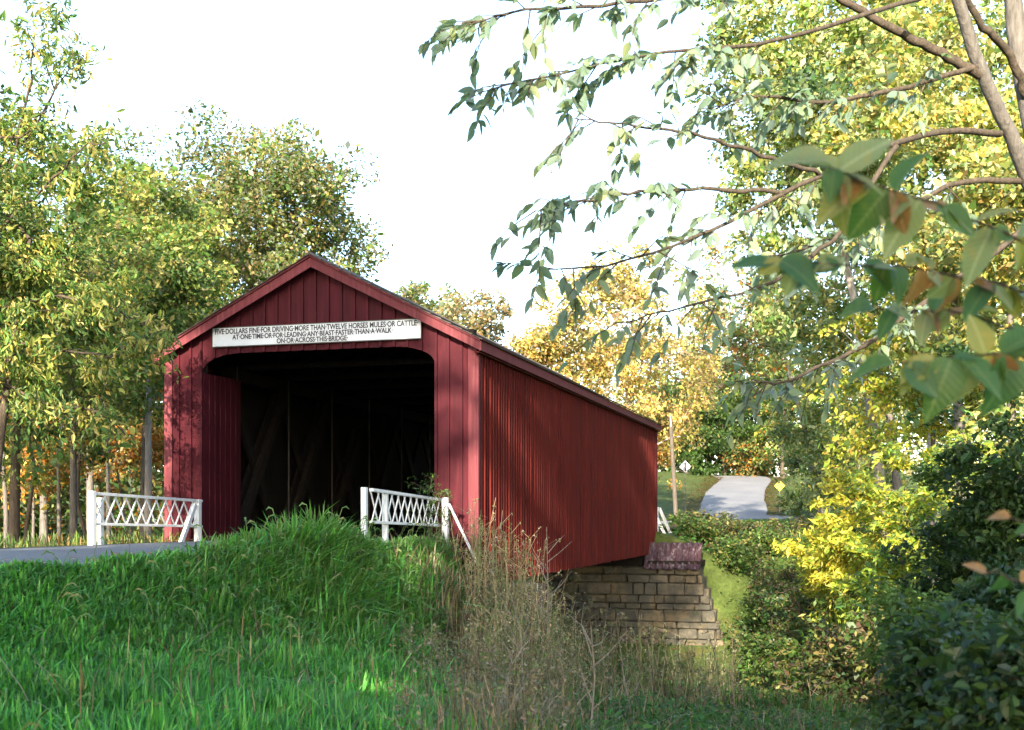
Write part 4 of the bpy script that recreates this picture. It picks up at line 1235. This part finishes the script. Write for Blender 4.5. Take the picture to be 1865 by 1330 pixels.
s_ = rg.uniform(58, 104, 9000); e_ = np.abs(rg.normal(0, 1.1, 9000)); c_ = 3.25 - 1.7 * np.exp(-((s_ - 64) / 15) ** 2)
t_ = np.where(rg.uniform(0, 1, 9000) < .55, c_ + 2.5 + e_, c_ - 2.5 - e_ * 0.8)
X, Y = xy(s_, t_); k = in_view(X, Y); X, Y = X[k], Y[k]
col = jitter_cols(rg, [((0.13, 0.07, 0.03), 3), (TAN, 1), ((0.09, 0.06, 0.03), 2)], len(X))
me = leaves_mesh('verge_litter', np.stack([X, Y, ground(X, Y) + 0.04], 1), 0.16, col, rg, 6.0, 0.6)
tag(link('verge_leaves', me, M['leaf']), 'brown fallen leaves along the verges of the far road', 'fallen leaves', kind='stuff')

# ------------------------------------------------------------------ woods too far to tell apart
def woods_mass(name, label, spots, n_leaf, leaf, pal, seed):
    rg = np.random.default_rng(seed)
    spots = np.array(spots, float)       # x, y, z, rx, rz
    ci = rg.integers(0, len(spots), n_leaf)
    v = unit(rg.normal(0, 1, (n_leaf, 3))) * (rg.uniform(0, 1, (n_leaf, 1)) ** 0.4)
    cl = unit(rg.normal(0, 1, (len(spots), 40, 3))) * (rg.uniform(0.2, 1, (len(spots), 40, 1)) ** 0.5)
    k = rg.integers(0, 40, n_leaf)
    q = cl[ci, k] + v * 0.24
    C = spots[ci, :3] + q * spots[ci][:, [3, 3, 4]]
    tone = 1 + rg.normal(0, 0.2, (len(spots), 40, 1))
    col = np.clip(jitter_cols(rg, pal, n_leaf) * tone[ci, k], 0.004, 0.8)
    me = leaves_mesh(name, C, leaf, col, rg, 0.4, 0.6)
    return tag(link(name, me, M['leaf']), label, 'woods', kind='stuff')
rg = np.random.default_rng(401)
sp = []
for k in range(84):
    y = rg.uniform(52, 78); x = rg.uniform(-0.56, -0.24) * y; sp.append((x, y, rg.uniform(0.5, 3.5) if k % 2 else rg.uniform(2, 9), 3.2, 3.2))
woods_mass('far_woods', 'dense green woods seen between the trunks left of the bridge', sp, 46000, 0.32, [(G_DK, 4), (G_MID, 2), (OLIVE, 2), ((0.07, 0.045, 0.02), 2), (ORG, 0.5)], 402)
sp = []
for k in range(56):
    y = rg.uniform(62, 86); x = rg.uniform(0.26, 0.62) * y; sp.append((x, y, rg.uniform(2, 12), 3.2, 3.6))
woods_mass('far_woods', 'mixed yellow green woods behind the right bank', sp, 34000, 0.34, PAL_PALE + [(OLIVE, 2), (YEL, 1)], 403)
sp = []
for k in range(70):
    y = rg.uniform(130, 165); x = rg.uniform(0.06, 0.3) * y; sp.append((x, y, gz(x, y) + (rg.uniform(0.5, 4) if k % 2 else rg.uniform(3, 11)), 5, 5))
woods_mass('far_woods', 'shade darkened wooded rise closing the view above the road crest', sp, 34000, 0.5, PAL_SHADE + [(OLIVE, 2), ((0.06, 0.04, 0.02), 1.5)], 404)  # dark leaf colours carry the shade of the distant wood

for k, (px, py, Y, rx, rz_, lab) in enumerate(((2020, 420, 27, 2.6, 4.8, 'yellow green tree just beyond the right edge of the view'), (2120, 520, 36, 3.4, 5.0, 'pale tree farther out beyond the right edge'), (1960, 900, 20, 1.4, 1.6, 'low leafy tree on the bank beyond the right edge'), (-130, 480, 29, 2.6, 4.6, 'green woodland tree just beyond the left edge of the view'))):
    tree('bank_tree', lab, T(px, 0, Y), P(px, py, Y), (rx, rx, rz_), PAL_GOLDG if k < 3 else PAL_YG, 8000, 0.17, 80, 0.55, 0.16, 780 + k, 'bark', 'trees just outside the view')

# ------------------------------------------------------------------ trees behind the photographer, whose shade lies over the bank
for k, (x, y, cz, rx, rz_, nl, lab) in enumerate(((-9.6, -10, 15.6, 2.9, 5.6, 17000, 'tall tree behind the viewer shading the bridge gable'),
                                 (-5.0, -12, 18.5, 2.0, 6.0, 5500, 'tallest tree behind the viewer shading the side wall'),
                                 (-2.7, -11, 6.6, 2.7, 3.6, 11000, 'slim tree behind the viewer shading the slope'),
                                 (-6.2, -9, 7.9, 3.7, 5.0, 16000, 'broad tree behind the viewer shading the grass'),
                                 (0.4, -9.5, 6.2, 2.7, 3.6, 11000, 'lower tree behind the viewer shading the dark shrubs'),
                                 (-14.4, -9, 7.6, 3.2, 4.0, 10000, 'tree behind the viewer across the road'),
                                 (-17.8, -9, 17.0, 3.9, 4.8, 14000, 'tree behind the viewer shading the floor of the left woods'),
                                 (-10.6, -6, 5.6, 3.6, 4.0, 12000, 'low spreading tree behind the viewer by the road'))):
    tree('shade_tree', lab, (x, y, gz(x, y)), (x, y, cz), (rx, 2.8, rz_), PAL_YG, nl, 0.34, 130, 0.75, 0.22, 420 + k, 'bark', 'trees behind the viewer', r_tip=0.012)

# ------------------------------------------------------------------ elm leaning in from the right with its hanging boughs
def leaf_shape(L, W, ser=0.0, fold=0.18, curl=0.15, n=6):
    """ovate pointed leaf, stalk at the origin, tip along +x"""
    V = []; Fc = []
    for i in range(n + 1):
        f = i / n
        wv_ = W * 0.5 * (math.sin(math.pi * f ** 0.72) ** 0.9 if 0 < f < 1 else 0.0)
        if ser and i % 2: wv_ *= 1 - ser
        z = -curl * L * f * f
        V += [(L * f, wv_, z + fold * wv_), (L * f, 0, z), (L * f, -wv_, z + fold * wv_)]
    for i in range(n):
        a = i * 3
        Fc += [(a, a + 1, a + 4, a + 3), (a + 1, a + 2, a + 5, a + 4)]
    return V, Fc
elm_leaf = []
for k, c in enumerate(((0.14, 0.20, 0.14), (0.12, 0.175, 0.13), (0.17, 0.23, 0.13), (0.15, 0.20, 0.165), (0.20, 0.23, 0.11))):  # leaf colours paled to stand in for lens glare over the boughs
    for j in range(2):
        V, Fc = leaf_shape(0.125 + 0.012 * j, 0.062 - 0.008 * j, 0.06, 0.2 + 0.1 * j, 0.1 + 0.12 * j)
        Vn = np.array(V); 
        me = np_mesh('elm_leaf', Vn, np.array(Fc), np.full(len(Fc), 4), np.tile(c, (len(Fc), 1)), True)
        me.materials.append(M['leaf']); elm_leaf.append(me)
ex, ey = 5.55, 12.4
elm = empty('elm_tree', (ex, ey, gz(ex, ey)))
tag(elm, 'leaning elm at the right edge with long leafy boughs hanging across the sky', 'tree')
eo = np.array(elm.location)
def limb(pts, r0, r1, name='limb', seed=0, mat='bark', n=22, wob=0.03, root=None):
    rg = np.random.default_rng(seed); pts = np.array(pts, float); root = root or elm
    f = np.linspace(0, 1, n); sgm = np.linspace(0, 1, len(pts))
    line = np.stack([np.interp(f, sgm, pts[:, i]) for i in range(3)], 1)
    ker = np.array([.25, .5, .25])
    for _ in range(2):
        pad = np.concatenate([line[:1], line, line[-1:]])
        line = ker[0] * pad[:-2] + ker[1] * pad[1:-1] + ker[2] * pad[2:]
    line[1:-1] += rg.normal(0, wob, (n - 2, 3)) * np.array([1, 1, 1])
    V, FQ = tube_np(line - np.array(root.location), np.linspace(r0, r1, n), 10 if r0 > .08 else 6)
    link(name, np_mesh(name, V, FQ, np.full(len(FQ), 4), None, True), M[mat], root)
    return line
limb([eo + [0.35, 0.2, -0.3], eo + [0.3, 0.1, 2.5], P(1925, 560, 12.3), P(1895, 300, 12.3), P(1855, 100, 12.3), P(1838, -60, 12.3)], 0.14, 0.085, 'trunk', 1, 'bark', wob=0.004)
limb([P(1925, 560, 12.3), P(1890, 380, 12.1), P(1850, 265, 11.8), P(1790, 140, 11.5), P(1735, -30, 11.2)], 0.085, 0.055, 'limb', 2, 'bark', wob=0.005)
limb([P(1880, 200, 12.3), P(1840, 100, 12), P(1785, 40, 11.7), P(1745, -30, 11.5)], 0.05, 0.03, 'limb', 3, 'bark_dark', wob=0.008)
limb([P(1790, 140, 11.5), P(1700, 90, 11.3), P(1620, 50, 11.1), P(1500, -20, 10.9)], 0.05, 0.032, 'limb', 4, 'bark_dark', wob=0.005)
# upper crown of the elm, above the picture
rgc = np.random.default_rng(77)
top_w = [P(1838, -60, 12.3), P(1815, -180, 12.3), P(1790, -320, 12.2), P(1770, -480, 12.2)]
limb(top_w, 0.085, 0.03, 'limb', 5, 'bark', 14, 0.01)
limb([P(1735, -30, 11.2), P(1690, -150, 11.1), P(1660, -300, 11.0)], 0.055, 0.025, 'limb', 6, 'bark', 12, 0.01)
limb([P(1745, -30, 11.5), P(1720, -120, 11.8), P(1640, -240, 12.2)], 0.03, 0.02, 'limb', 7, 'bark', 12, 0.01)
limb([P(1838, -60, 12.3), P(1900, -160, 12.6), P(1980, -260, 12.9)], 0.05, 0.02, 'limb', 8, 'bark', 12, 0.01)
cw = crown_points(rgc, 90, (2.9, 2.4, 1.9), 0.3, 0.5) + P(1780, -560, 12.0) - eo
nodes, par = branch_skeleton(rgc, [q - eo for q in top_w], cw)
V, FQ = skeleton_meshes(nodes, par, 0.006, 4, 0.08)
link('branches', np_mesh('branches', V, FQ, np.full(len(FQ), 4), None, True), M['bark'], elm)['kind'] = 'stuff'
ci = rgc.integers(0, len(cw), 7000)
me = leaves_mesh('foliage', cw[ci] + rgc.normal(0, 0.28, (7000, 3)), 0.12, jitter_cols(rgc, [(G_LT, 3), (G_MID, 2), (PALE, 2)], 7000), rgc, 0.5, 0.5, 0.12)
link('foliage', me, M['leaf'], elm)['kind'] = 'stuff'
BOUGHS = [
    ([P(1835, 245, 11.8), P(1720, 235, 11.1), P(1620, 260, 10.4), P(1500, 320, 9.8), P(1380, 375, 9.4), P(1270, 430, 9.0), P(1130, 482, 8.6), P(960, 492, 8.3)], 0.035, 0.005, 0.42, 105, 26),
    ([P(1735, -20, 11.2), P(1560, 30, 10.2), P(1400, 80, 9.5), P(1250, 90, 9.0), P(1080, 120, 8.6), P(880, 165, 8.3)], 0.026, 0.004, 0.40, 150, 34),
    ([P(1500, -20, 10.9), P(1400, -22, 10.0), P(1330, -15, 9.4), P(1130, 5, 8.8), P(950, 20, 8.5), P(830, 45, 8.4)], 0.03, 0.004, 0.35, 120, 28),
    ([P(1500, 320, 9.8), P(1380, 280, 9.3), P(1250, 240, 8.9), P(1120, 225, 8.6), P(1040, 215, 8.4)], 0.02, 0.004, 0.45, 42, 12),
    ([P(1440, 350, 9.6), P(1300, 345, 9.2), P(1150, 350, 8.8), P(1050, 370, 8.5), P(970, 385, 8.4)], 0.02, 0.004, 0.30, 85, 22),
    ([P(1640, 255, 10.4), P(1530, 430, 9.9), P(1400, 520, 9.4), P(1250, 560, 9.0), P(1110, 590, 8.7)], 0.025, 0.004, 0.35, 50, 16),
    ([P(1890, 400, 12.0), P(1700, 540, 11.2), P(1560, 640, 10.6), P(1420, 700, 10.2), P(1360, 690, 10)], 0.035, 0.005, 0.25, 130, 34),
    ([P(1890, 330, 12.1), P(1740, 330, 11.5), P(1600, 400, 11), P(1480, 450, 10.6), P(1400, 470, 10.4)], 0.035, 0.005, 0.25, 130, 34),
    ([P(1790, 120, 11.5), P(1650, 160, 11), P(1500, 190, 10.6), P(1380, 170, 10.2), P(1290, 200, 10)], 0.03, 0.004, 0.15, 150, 38),
]
rg = np.random.default_rng(501)
cand = []
twv = []
for bi, (pts, r0, r1, f0, nl, ntw) in enumerate(BOUGHS):
    line = limb(pts, r0, r1, 'limb', 10 + bi, 'bark_dark', 26, 0.008)
    n = len(line)
    for k in range(ntw):
        a = f0 + (1 - f0) * (k + rg.uniform(0, 1)) / ntw
        i = min(int(a * (n - 1)), n - 2); p = line[i] + (line[i + 1] - line[i]) * (a * (n - 1) - i)
        main = unit(line[min(i + 2, n - 1)] - line[max(i - 2, 0)])
        d = unit(main * 0.8 + rg.normal(0, 1, 3) * np.array([.6, .8, .5]) + np.array([0, 0, -0.25])) * rg.uniform(0.22, 0.55)
        q = p + d * .55 + rg.normal(0, .015, 3); e = p + d + np.array([0, 0, -.07])
        twv.append(tube_np(np.array([p, q, e]) - eo, np.array([.006, .004, .002]), 4))
        m = int(round(nl * 1.7 / ntw))
        for j in range(m):
            u = rg.uniform(0.15, 1.0)
            c = p + (q - p) * u * 2 if u < .5 else q + (e - q) * (u * 2 - 1)
            sd_ = unit(np.cross(d, [0, 0, 1])) * (1 if j % 2 else -1)
            ld = unit(unit(d) * 0.7 + sd_ * 0.7 + rg.normal(0, .3, 3) + np.array([0, 0, -0.55]))
            cand.append((c, ld, rg.uniform(0.75, 1.25)))
V, FQ = merge_tubes(twv)
link('twigs', np_mesh('twigs', V, FQ, np.full(len(FQ), 4), None, True), M['bark_dark'], elm)['kind'] = 'stuff'
def leaf_matrix(c, ld, sc, rg, org):
    nz_ = unit(np.array([0, 0, 1.0]) + rg.normal(0, .55, 3)); yv = unit(np.cross(nz_, ld)); zv = np.cross(ld, yv)
    return Matrix(((ld[0]*sc, yv[0]*sc, zv[0]*sc, c[0]-org[0]), (ld[1]*sc, yv[1]*sc, zv[1]*sc, c[1]-org[1]), (ld[2]*sc, yv[2]*sc, zv[2]*sc, c[2]-org[2]), (0, 0, 0, 1)))
cand.sort(key=lambda q: q[0][1] / q[2])
for (c, ld, sc) in cand[:300]:
    o = link('leaf', random.choice(elm_leaf), None, elm)
    o.matrix_local = leaf_matrix(c, ld, sc, rg, eo)
pv = []; pf = []; pc = []; off = 0
for (c, ld, sc) in cand[300:]:
    me = random.choice(elm_leaf); mt = np.array(leaf_matrix(c, ld, sc, rg, eo))
    v = np.empty(len(me.vertices) * 3, np.float32); me.vertices.foreach_get('co', v); v = v.reshape(-1, 3) @ mt[:3, :3].T + mt[:3, 3]
    f = np.array([tuple(p.vertices) for p in me.polygons]) + off
    pv.append(v); pf.append(f); off += len(v)
    cc_ = np.empty(len(me.polygons) * 4, np.float32); me.attributes['Col'].data.foreach_get('color', cc_); pc.append(cc_.reshape(-1, 4)[:, :3])
me = np_mesh('foliage', np.concatenate(pv), np.concatenate(pf), np.full(sum(len(f) for f in pf), 4), np.concatenate(pc), True)
link('foliage', me, M['leaf'], elm)['kind'] = 'stuff'

# ------------------------------------------------------------------ sapling close to the viewer, its big leaves in the upper right
sx_, sy_ = 1.62, 2.75
sap = empty('dogwood_sapling', (sx_, sy_, gz(sx_, sy_)))
tag(sap, 'near sapling reaching in from the right with large veined green and browning leaves', 'sapling')
so_ = np.array(sap.location)
LM = [big_leaf('leaf_pale_green', (0.17, 0.22, 0.10), (0.22, 0.22, 0.08), (0.30, 0.34, 0.2)),
      big_leaf('leaf_green', (0.05, 0.12, 0.03), (0.09, 0.15, 0.03), (0.13, 0.2, 0.07)),
      big_leaf('leaf_yellow_green', (0.20, 0.22, 0.05), (0.30, 0.24, 0.06), (0.34, 0.34, 0.15)),
      big_leaf('leaf_brown', (0.22, 0.12, 0.05), (0.30, 0.16, 0.05), (0.34, 0.24, 0.12)),
      big_leaf('leaf_deep_green', (0.035, 0.10, 0.035), (0.05, 0.12, 0.03), (0.09, 0.16, 0.06))]
bl = []
for mt in LM:
    for j in range(2):
        V, Fc = leaf_shape(0.115, 0.066 + 0.008 * j, 0.05, 0.22 + .3 * j, 0.18 + 0.28 * j, 14)
        me = bpy.data.meshes.new('big_leaf'); me.from_pydata(V, [], Fc); me.update()
        for p in me.polygons: p.use_smooth = True
        me.materials.append(mt); bl.append(me)
limb([so_ + [0, 0, -.1], so_ + [0.05, 0, .7], P(1990, 700, 2.8), P(1960, 300, 2.8), P(1930, 60, 2.8)], 0.022, 0.009, 'trunk', 31, 'bark', 20, 0.004, sap)
TW = [([P(1960, 480, 2.8), P(1840, 425, 2.7), P(1680, 365, 2.6), P(1560, 325, 2.55), P(1500, 300, 2.5)], 0.0045),
      ([P(1970, 560, 2.9), P(1830, 520, 2.9), P(1660, 485, 2.9), P(1500, 480, 2.9), P(1400, 478, 2.9)], 0.0045),
      ([P(1980, 720, 2.6), P(1850, 640, 2.6), P(1740, 650, 2.6), P(1620, 665, 2.6)], 0.004),
      ([P(1970, 640, 3.1), P(1820, 590, 3.1), P(1700, 560, 3.1), P(1580, 560, 3.1)], 0.004),
      ([P(1990, 1150, 2.9), P(1890, 1080, 2.9), P(1830, 1045, 2.9), P(1790, 1040, 2.9)], 0.0035),
      ([P(1990, 980, 3.0), P(1880, 950, 3.0), P(1830, 945, 3.0)], 0.003)]
# (twig, position along it, side angle in the picture plane, kind)
spec = [(0, .97, 175, 0, 1.15), (0, .88, 20, 0, 1.1), (0, .80, 265, 2, 1.1), (0, .72, 215, 2, 1.15), (0, .64, 225, 1, 1.1), (0, .60, 60, 1, .9), (0, .52, 225, 0, 1.25), (0, .45, 310, 1, .9),
        (0, .40, 130, 3, .9), (0, .30, 230, 0, 1.2), (0, .22, 300, 2, .9), (0, .2, 60, 0, 1.0), (0, .12, 250, 1, 1.0), (0, .62, 260, 3, .7), (0, .35, 20, 2, .8),
        (1, 1.0, 180, 4, .95), (1, .95, 330, 4, 1.0), (1, .80, 200, 1, .8), (1, .78, 20, 2, .75), (1, .70, 185, 1, .9), (1, .64, 350, 4, .9), (1, .58, 260, 1, .8), (1, .52, 30, 2, .7), (1, .48, 250, 3, .8),
        (1, .40, 290, 3, .85), (1, .36, 60, 1, .8), (1, .28, 230, 4, 1.05), (1, .22, 330, 1, .9), (1, .15, 255, 3, .8), (1, .1, 40, 2, .8), (1, .45, 100, 2, .6),
        (2, 1.0, 190, 1, .85), (2, .92, 300, 4, .9), (2, .80, 210, 2, .8), (2, .70, 255, 1, 1.2), (2, .62, 320, 1, 1.1), (2, .55, 235, 0, 1.1), (2, .45, 290, 3, .9), (2, .40, 40, 1, 1.0), (2, .35, 250, 4, 1.2), (2, .25, 300, 1, 1.1), (2, .2, 60, 2, 1.0), (2, .5, 100, 2, .8),
        (3, 1.0, 180, 1, .8), (3, .85, 230, 4, .8), (3, .72, 320, 3, .7), (3, .6, 240, 1, .85), (3, .5, 20, 2, .8), (3, .4, 260, 4, .9), (3, .3, 330, 1, .8), (3, .2, 220, 2, .8), (3, .66, 80, 1, .7),
        (4, .95, 170, 3, .55), (4, .7, 250, 4, .7), (4, .5, 30, 3, .55), (4, .4, 240, 4, .7), (5, .95, 175, 3, .5), (5, .6, 280, 3, .45), (5, .4, 200, 4, .6)]
rg = np.random.default_rng(601)
for _ in range(64):
    spec.append((int(rg.integers(0, 4)), rg.uniform(.08, .95), rg.uniform(170, 370), int(rg.choice([1, 2, 4, 2, 0, 0, 3])), rg.uniform(.4, .85)))
lines = []
for k, (pts, r0) in enumerate(TW):
    lines.append(limb(pts, r0, 0.0016, 'twig', 40 + k, 'bark_dark', 16, 0.004, sap))
for (ti, f, ang, kind, sc) in spec:
    ln_ = lines[ti]; i = min(int(f * 15), 14); p = ln_[i] + (ln_[i + 1] - ln_[i]) * min(f * 15 - i, 1)
    a = R(ang + rg.normal(0, 9))
    ld = unit(np.array([math.cos(a), rg.normal(0, .35), math.sin(a)]))
    nz_ = unit(np.array([rg.normal(0, .3), -0.75, 0.75]) + rg.normal(0, .25, 3)); yv = unit(np.cross(nz_, ld)); zv = np.cross(ld, yv)
    o = link('leaf', bl[kind * 2 + int(rg.integers(0, 2))], None, sap)
    o.matrix_local = Matrix(((ld[0]*sc, yv[0]*sc, zv[0]*sc, p[0]-so_[0]), (ld[1]*sc, yv[1]*sc, zv[1]*sc, p[1]-so_[1]), (ld[2]*sc, yv[2]*sc, zv[2]*sc, p[2]-so_[2]), (0, 0, 0, 1)))

# ------------------------------------------------------------------ dry weeds and bleached stems
def dry_plants(name, label, spots, seed, tone=(1, 1, 1)):
    """many stalks with short side shoots and fluffy heads"""
    rg = np.random.default_rng(seed); parts = []; heads = []; hc = []
    for (x, y, hgt) in spots:
        g = gz(x, y); a = rg.uniform(0, 6.28); ln_ = rg.uniform(0.02, 0.3) * hgt
        top = np.array([x + math.cos(a) * ln_, y + math.sin(a) * ln_, g + hgt])
        b = np.array([x, y, g - .03]); m = (b + top) / 2 + rg.normal(0, .03, 3)
        w_ = 0.0028 * max(1, y / 9)
        parts.append(tube_np(np.array([b, m, top]), np.array([1.3, 1, .5]) * w_, 3))
        for j in range(int(rg.integers(3, 8))):
            f = rg.uniform(0.45, 1); p = m + (top - m) * (f * 2 - 1) if f > .5 else b + (m - b) * f * 2
            d = unit(rg.normal(0, 1, 3) * np.array([1, 1, .2]) + np.array([0, 0, .9])) * rg.uniform(.07, .22) * hgt
            parts.append(tube_np(np.array([p, p + d]), np.array([.7, .35]) * w_, 3))
            nh = int(rg.integers(2, 6))
            heads.append(p + d + rg.normal(0, .022, (nh, 3))); hc.append(nh)
    V, FQ = merge_tubes(parts)
    H = np.concatenate(heads)
    sc_ = jitter_cols(rg, [((0.17, 0.135, 0.085), 2), ((0.24, 0.20, 0.13), 1.5), ((0.10, 0.08, 0.055), 1), ((0.08, 0.11, 0.04), 2)], len(FQ))
    hcol = jitter_cols(rg, [((0.20, 0.18, 0.14), 2), ((0.15, 0.12, 0.08), 2), ((0.26, 0.22, 0.16), 1), ((0.09, 0.13, 0.05), 3)], len(H))
    sc_ = sc_ * np.array(tone); hcol = hcol * np.array(tone)
    n = len(H); L = 0.022
    d1 = unit(rg.normal(0, 1, (n, 3))) * L; d2 = unit(rg.normal(0, 1, (n, 3))) * L * .6
    HV = np.stack([H - d1, H + d2, H + d1, H - d2], 1).reshape(-1, 3)
    HF = np.arange(n * 4).reshape(-1, 4) + len(V)
    me = np_mesh(name, np.concatenate([V, HV]), np.concatenate([FQ, HF]), np.full(len(FQ) + n, 4), np.concatenate([sc_, hcol]))
    return tag(link(name, me, M['dry']), label, 'weeds', kind='stuff')
rg = np.random.default_rng(701)
sp = []
for k in range(480):      # thicket below the bridge corner
    x = rg.uniform(-0.8, 1.0); y = rg.uniform(14.5, 21.5)
    s, t = st(x, y)
    if x / y < -0.035: continue
    if t < 0.2 and s < 0.3 + max(0, (-t)) * 3: sp.append((x, y, rg.uniform(0.6, 1.4) * (1.1 if x < 0.5 else 0.75) * (1.3 if y > 18 and x < 0.8 else 1) * (0.75 + 0.03 * (y - 14.5))))
dry_plants('dry_weeds', 'grey brown thicket of dead weeds below the bridge corner', sp, 702, (1.15, 1.15, 1.0))
sp = []
for k in range(420):
    y = rg.uniform(7.5, 17); x = rg.uniform(-0.09, 0.2) * y
    if rg.uniform() < 1.0 - max(0, x / y) * 9: sp.append((x, y, rg.uniform(0.35, 0.85)))
dry_plants('dry_stalks', 'straw coloured dead stalks in the foreground weeds', sp, 703, (0.8, 0.8, 0.75))
sp = []
for k in range(420):
    y = rg.uniform(14, 33); x = rg.uniform(0.03, 0.19) * y
    s, t = st(x, y)
    if t < -0.3 and s < 10: sp.append((x, y, rg.uniform(0.4, 1.0) * (1.5 if y < 24 else 1)))
dry_plants('slope_stalks', 'thin dead stalks scattered down the slope to the abutment', sp, 704, (0.62, 0.66, 0.6))

def dead_stem(px, py0, py1, Y, label, seed, forks):
    x = (px - 932.5) / F * Y; g = gz(x, Y)
    r_ = empty('dead_sapling', (x, Y, g)); tag(r_, label, 'dead sapling', 'bleached dead saplings on the slope')
    rg = np.random.default_rng(seed); top = P(px + rg.normal(0, 20), py1, Y) - np.array([x, Y, g])
    ln_ = np.array([[0, 0, -.1], top * .35 + rg.normal(0, .02, 3), top * .7 + rg.normal(0, .03, 3), top])
    V, FQ = tube_np(ln_, np.array([.011, .009, .006, .0025]) * max(1, Y / 14), 6)
    link('stem', np_mesh('stem', V, FQ, np.full(len(FQ), 4), None, True), M['dead_stem'], r_)
    for j in range(forks):
        f = rg.uniform(0.3, 0.9); p = top * f; sg = 1 if j % 2 else -1
        d = np.array([sg * rg.uniform(.2, .5), rg.normal(0, .2), rg.uniform(.25, .7)]) * (0.5 * top[2]) * rg.uniform(.5, 1)
        V, FQ = tube_np(np.array([p, p + d * .5 + rg.normal(0, .02, 3), p + d]), np.array([.006, .0042, .0018]) * max(1, Y / 14), 5)
        link('side_branch', np_mesh('side_branch', V, FQ, np.full(len(FQ), 4), None, True), M['dead_stem'], r_)
dead_stem(1082, 1330, 1140, 9.0, 'tallest bleached dead sapling, forked, in the middle of the foreground weeds', 711, 7)
dead_stem(965, 1300, 1080, 12.0, 'thin dead sapling under the dry thicket', 712, 5)
dead_stem(1163, 1260, 1170, 13.0, 'small Y shaped dead stem before the stone abutment', 713, 3)
dead_stem(1000, 1120, 960, 18.0, 'tall dead weed stem standing before the red side wall', 715, 8)
dead_stem(920, 1330, 1180, 10.0, 'leaning dead stem near the straw coloured grass', 716, 4)

# weed drooping over the near railing
wx, wy = xy(-1.3, 0.45)
shrub('railing_weed', 'feathery dark green weed growing over the near railing', (wx, wy, gz(wx, wy)), (0.42, 0.4, 0.62), [(G_DK, 3), (G_MID, 3)], 700, 0.06, 26, 0.13, 721, 0, None, 0.25, 'weed', 0.3, 0.3, 'bark_dark', 0.008, 0.003, 1.25)
# shrubs and rocks on the far bank
fb = [(1260, 1000, 46, 0.9, 0.8, 'leafy bush beside the corrugated sheet'), (1330, 1010, 47, 1.2, 0.9, 'dark bush on the far bank below the road'), (1430, 1060, 40, 1.2, 0.9, 'rounded dusky bush over the creek'),
      (1480, 1090, 36, 1.2, 0.8, 'dark bush at the foot of the sumacs'), (1395, 1120, 38, 0.9, 0.7, 'small bush beside the abutment wing'), (1270, 990, 50, 1.0, 0.7, 'light green bush on the verge above the sheet'), (1540, 1130, 27, 1.2, 0.75, 'dark bush under the sunlit sumacs'),
      (1620, 1170, 22, 1.0, 0.7, 'shadowy bush low on the near bank right of the rocks'), (1420, 1130, 33, 1.1, 0.7, 'brownish bush behind the flat tan rock'),
      (1300, 1000, 52, 1.5, 0.7, 'dark weedy bush on the verge in front of the road'), (1375, 1012, 50, 1.6, 0.7, 'rounded green bush in the middle of the verge'), (1445, 1020, 47, 1.4, 0.8, 'olive bush at the right end of the verge'),
      (1345, 1080, 42, 0.9, 0.7, 'brown bush on the far bank just right of the abutment'), (1455, 1060, 36, 1.3, 0.9, 'dense dark bush in front of the olive one'), (1370, 1045, 45, 1.5, 0.8, 'broad dark bush in the middle of the far bank'),
      (1520, 1180, 24, 0.9, 0.6, 'dark bush right behind the grey rock'), (1452, 905, 84, 1.1, 0.9, 'bush at the roadside crowding the yellow sign')]
for k, (px, py, Y, rx, rz_, lab) in enumerate(fb):
    x, y, z = T(px, 0, Y)
    c = P(px, py, Y)
    top = max(c[2] + rz_, z + 0.9); c = np.array([c[0], c[1], (top + z) / 2]); rz_ = (top - z) / 2 * 1.05
    tree('bank_bush', lab, (x, y, z), c, (rx * 1.15, rx, rz_), [(G_DK, 3), (OLIVE, 2), ((0.07, 0.05, 0.03), 2)] if k % 2 else [(G_DK, 2), (G_MID, 3), (OLIVE, 1.5)], 3800, 0.12, 60, 0.3, 0.04, 740 + k, 'bark_dark', 'bushes on the far bank', 'bush', 0.4, 0.6)
def rock(px, py, Y, r, label, seed):
    import bmesh
    x, y, z = P(px, py, Y)
    bm = bmesh.new(); bmesh.ops.create_icosphere(bm, subdivisions=3, radius=1)
    rg = np.random.default_rng(seed); ax = unit(rg.normal(0, 1, (9, 3))); dd_ = rg.uniform(.55, .95, 9)
    for v in bm.verts:
        p = np.array(v.co)
        for a, d in zip(ax, dd_):
            q = p @ a
            if q > d: p = p - a * (q - d)
        v.co = Vector(p * np.array([1.3, .9, .7]) * r)
    me = bpy.data.meshes.new('rock'); bm.to_mesh(me); bm.free()
    g = gz(x, y)
    o = link('rock', me, M['stone'], None, (x, y, g + r * 0.25)); o.rotation_euler = (0.3, 0.2, seed)
    tag(o, label, 'rock', 'rocks by the creek')
rock(1455, 1165, 27, 0.42, 'tan flat rock on the creek bank', 3)
rock(1490, 1175, 27, 0.38, 'grey rock beside the tan one', 4)
rock(1370, 1120, 33, 0.3, 'small stone near the abutment wing', 5)
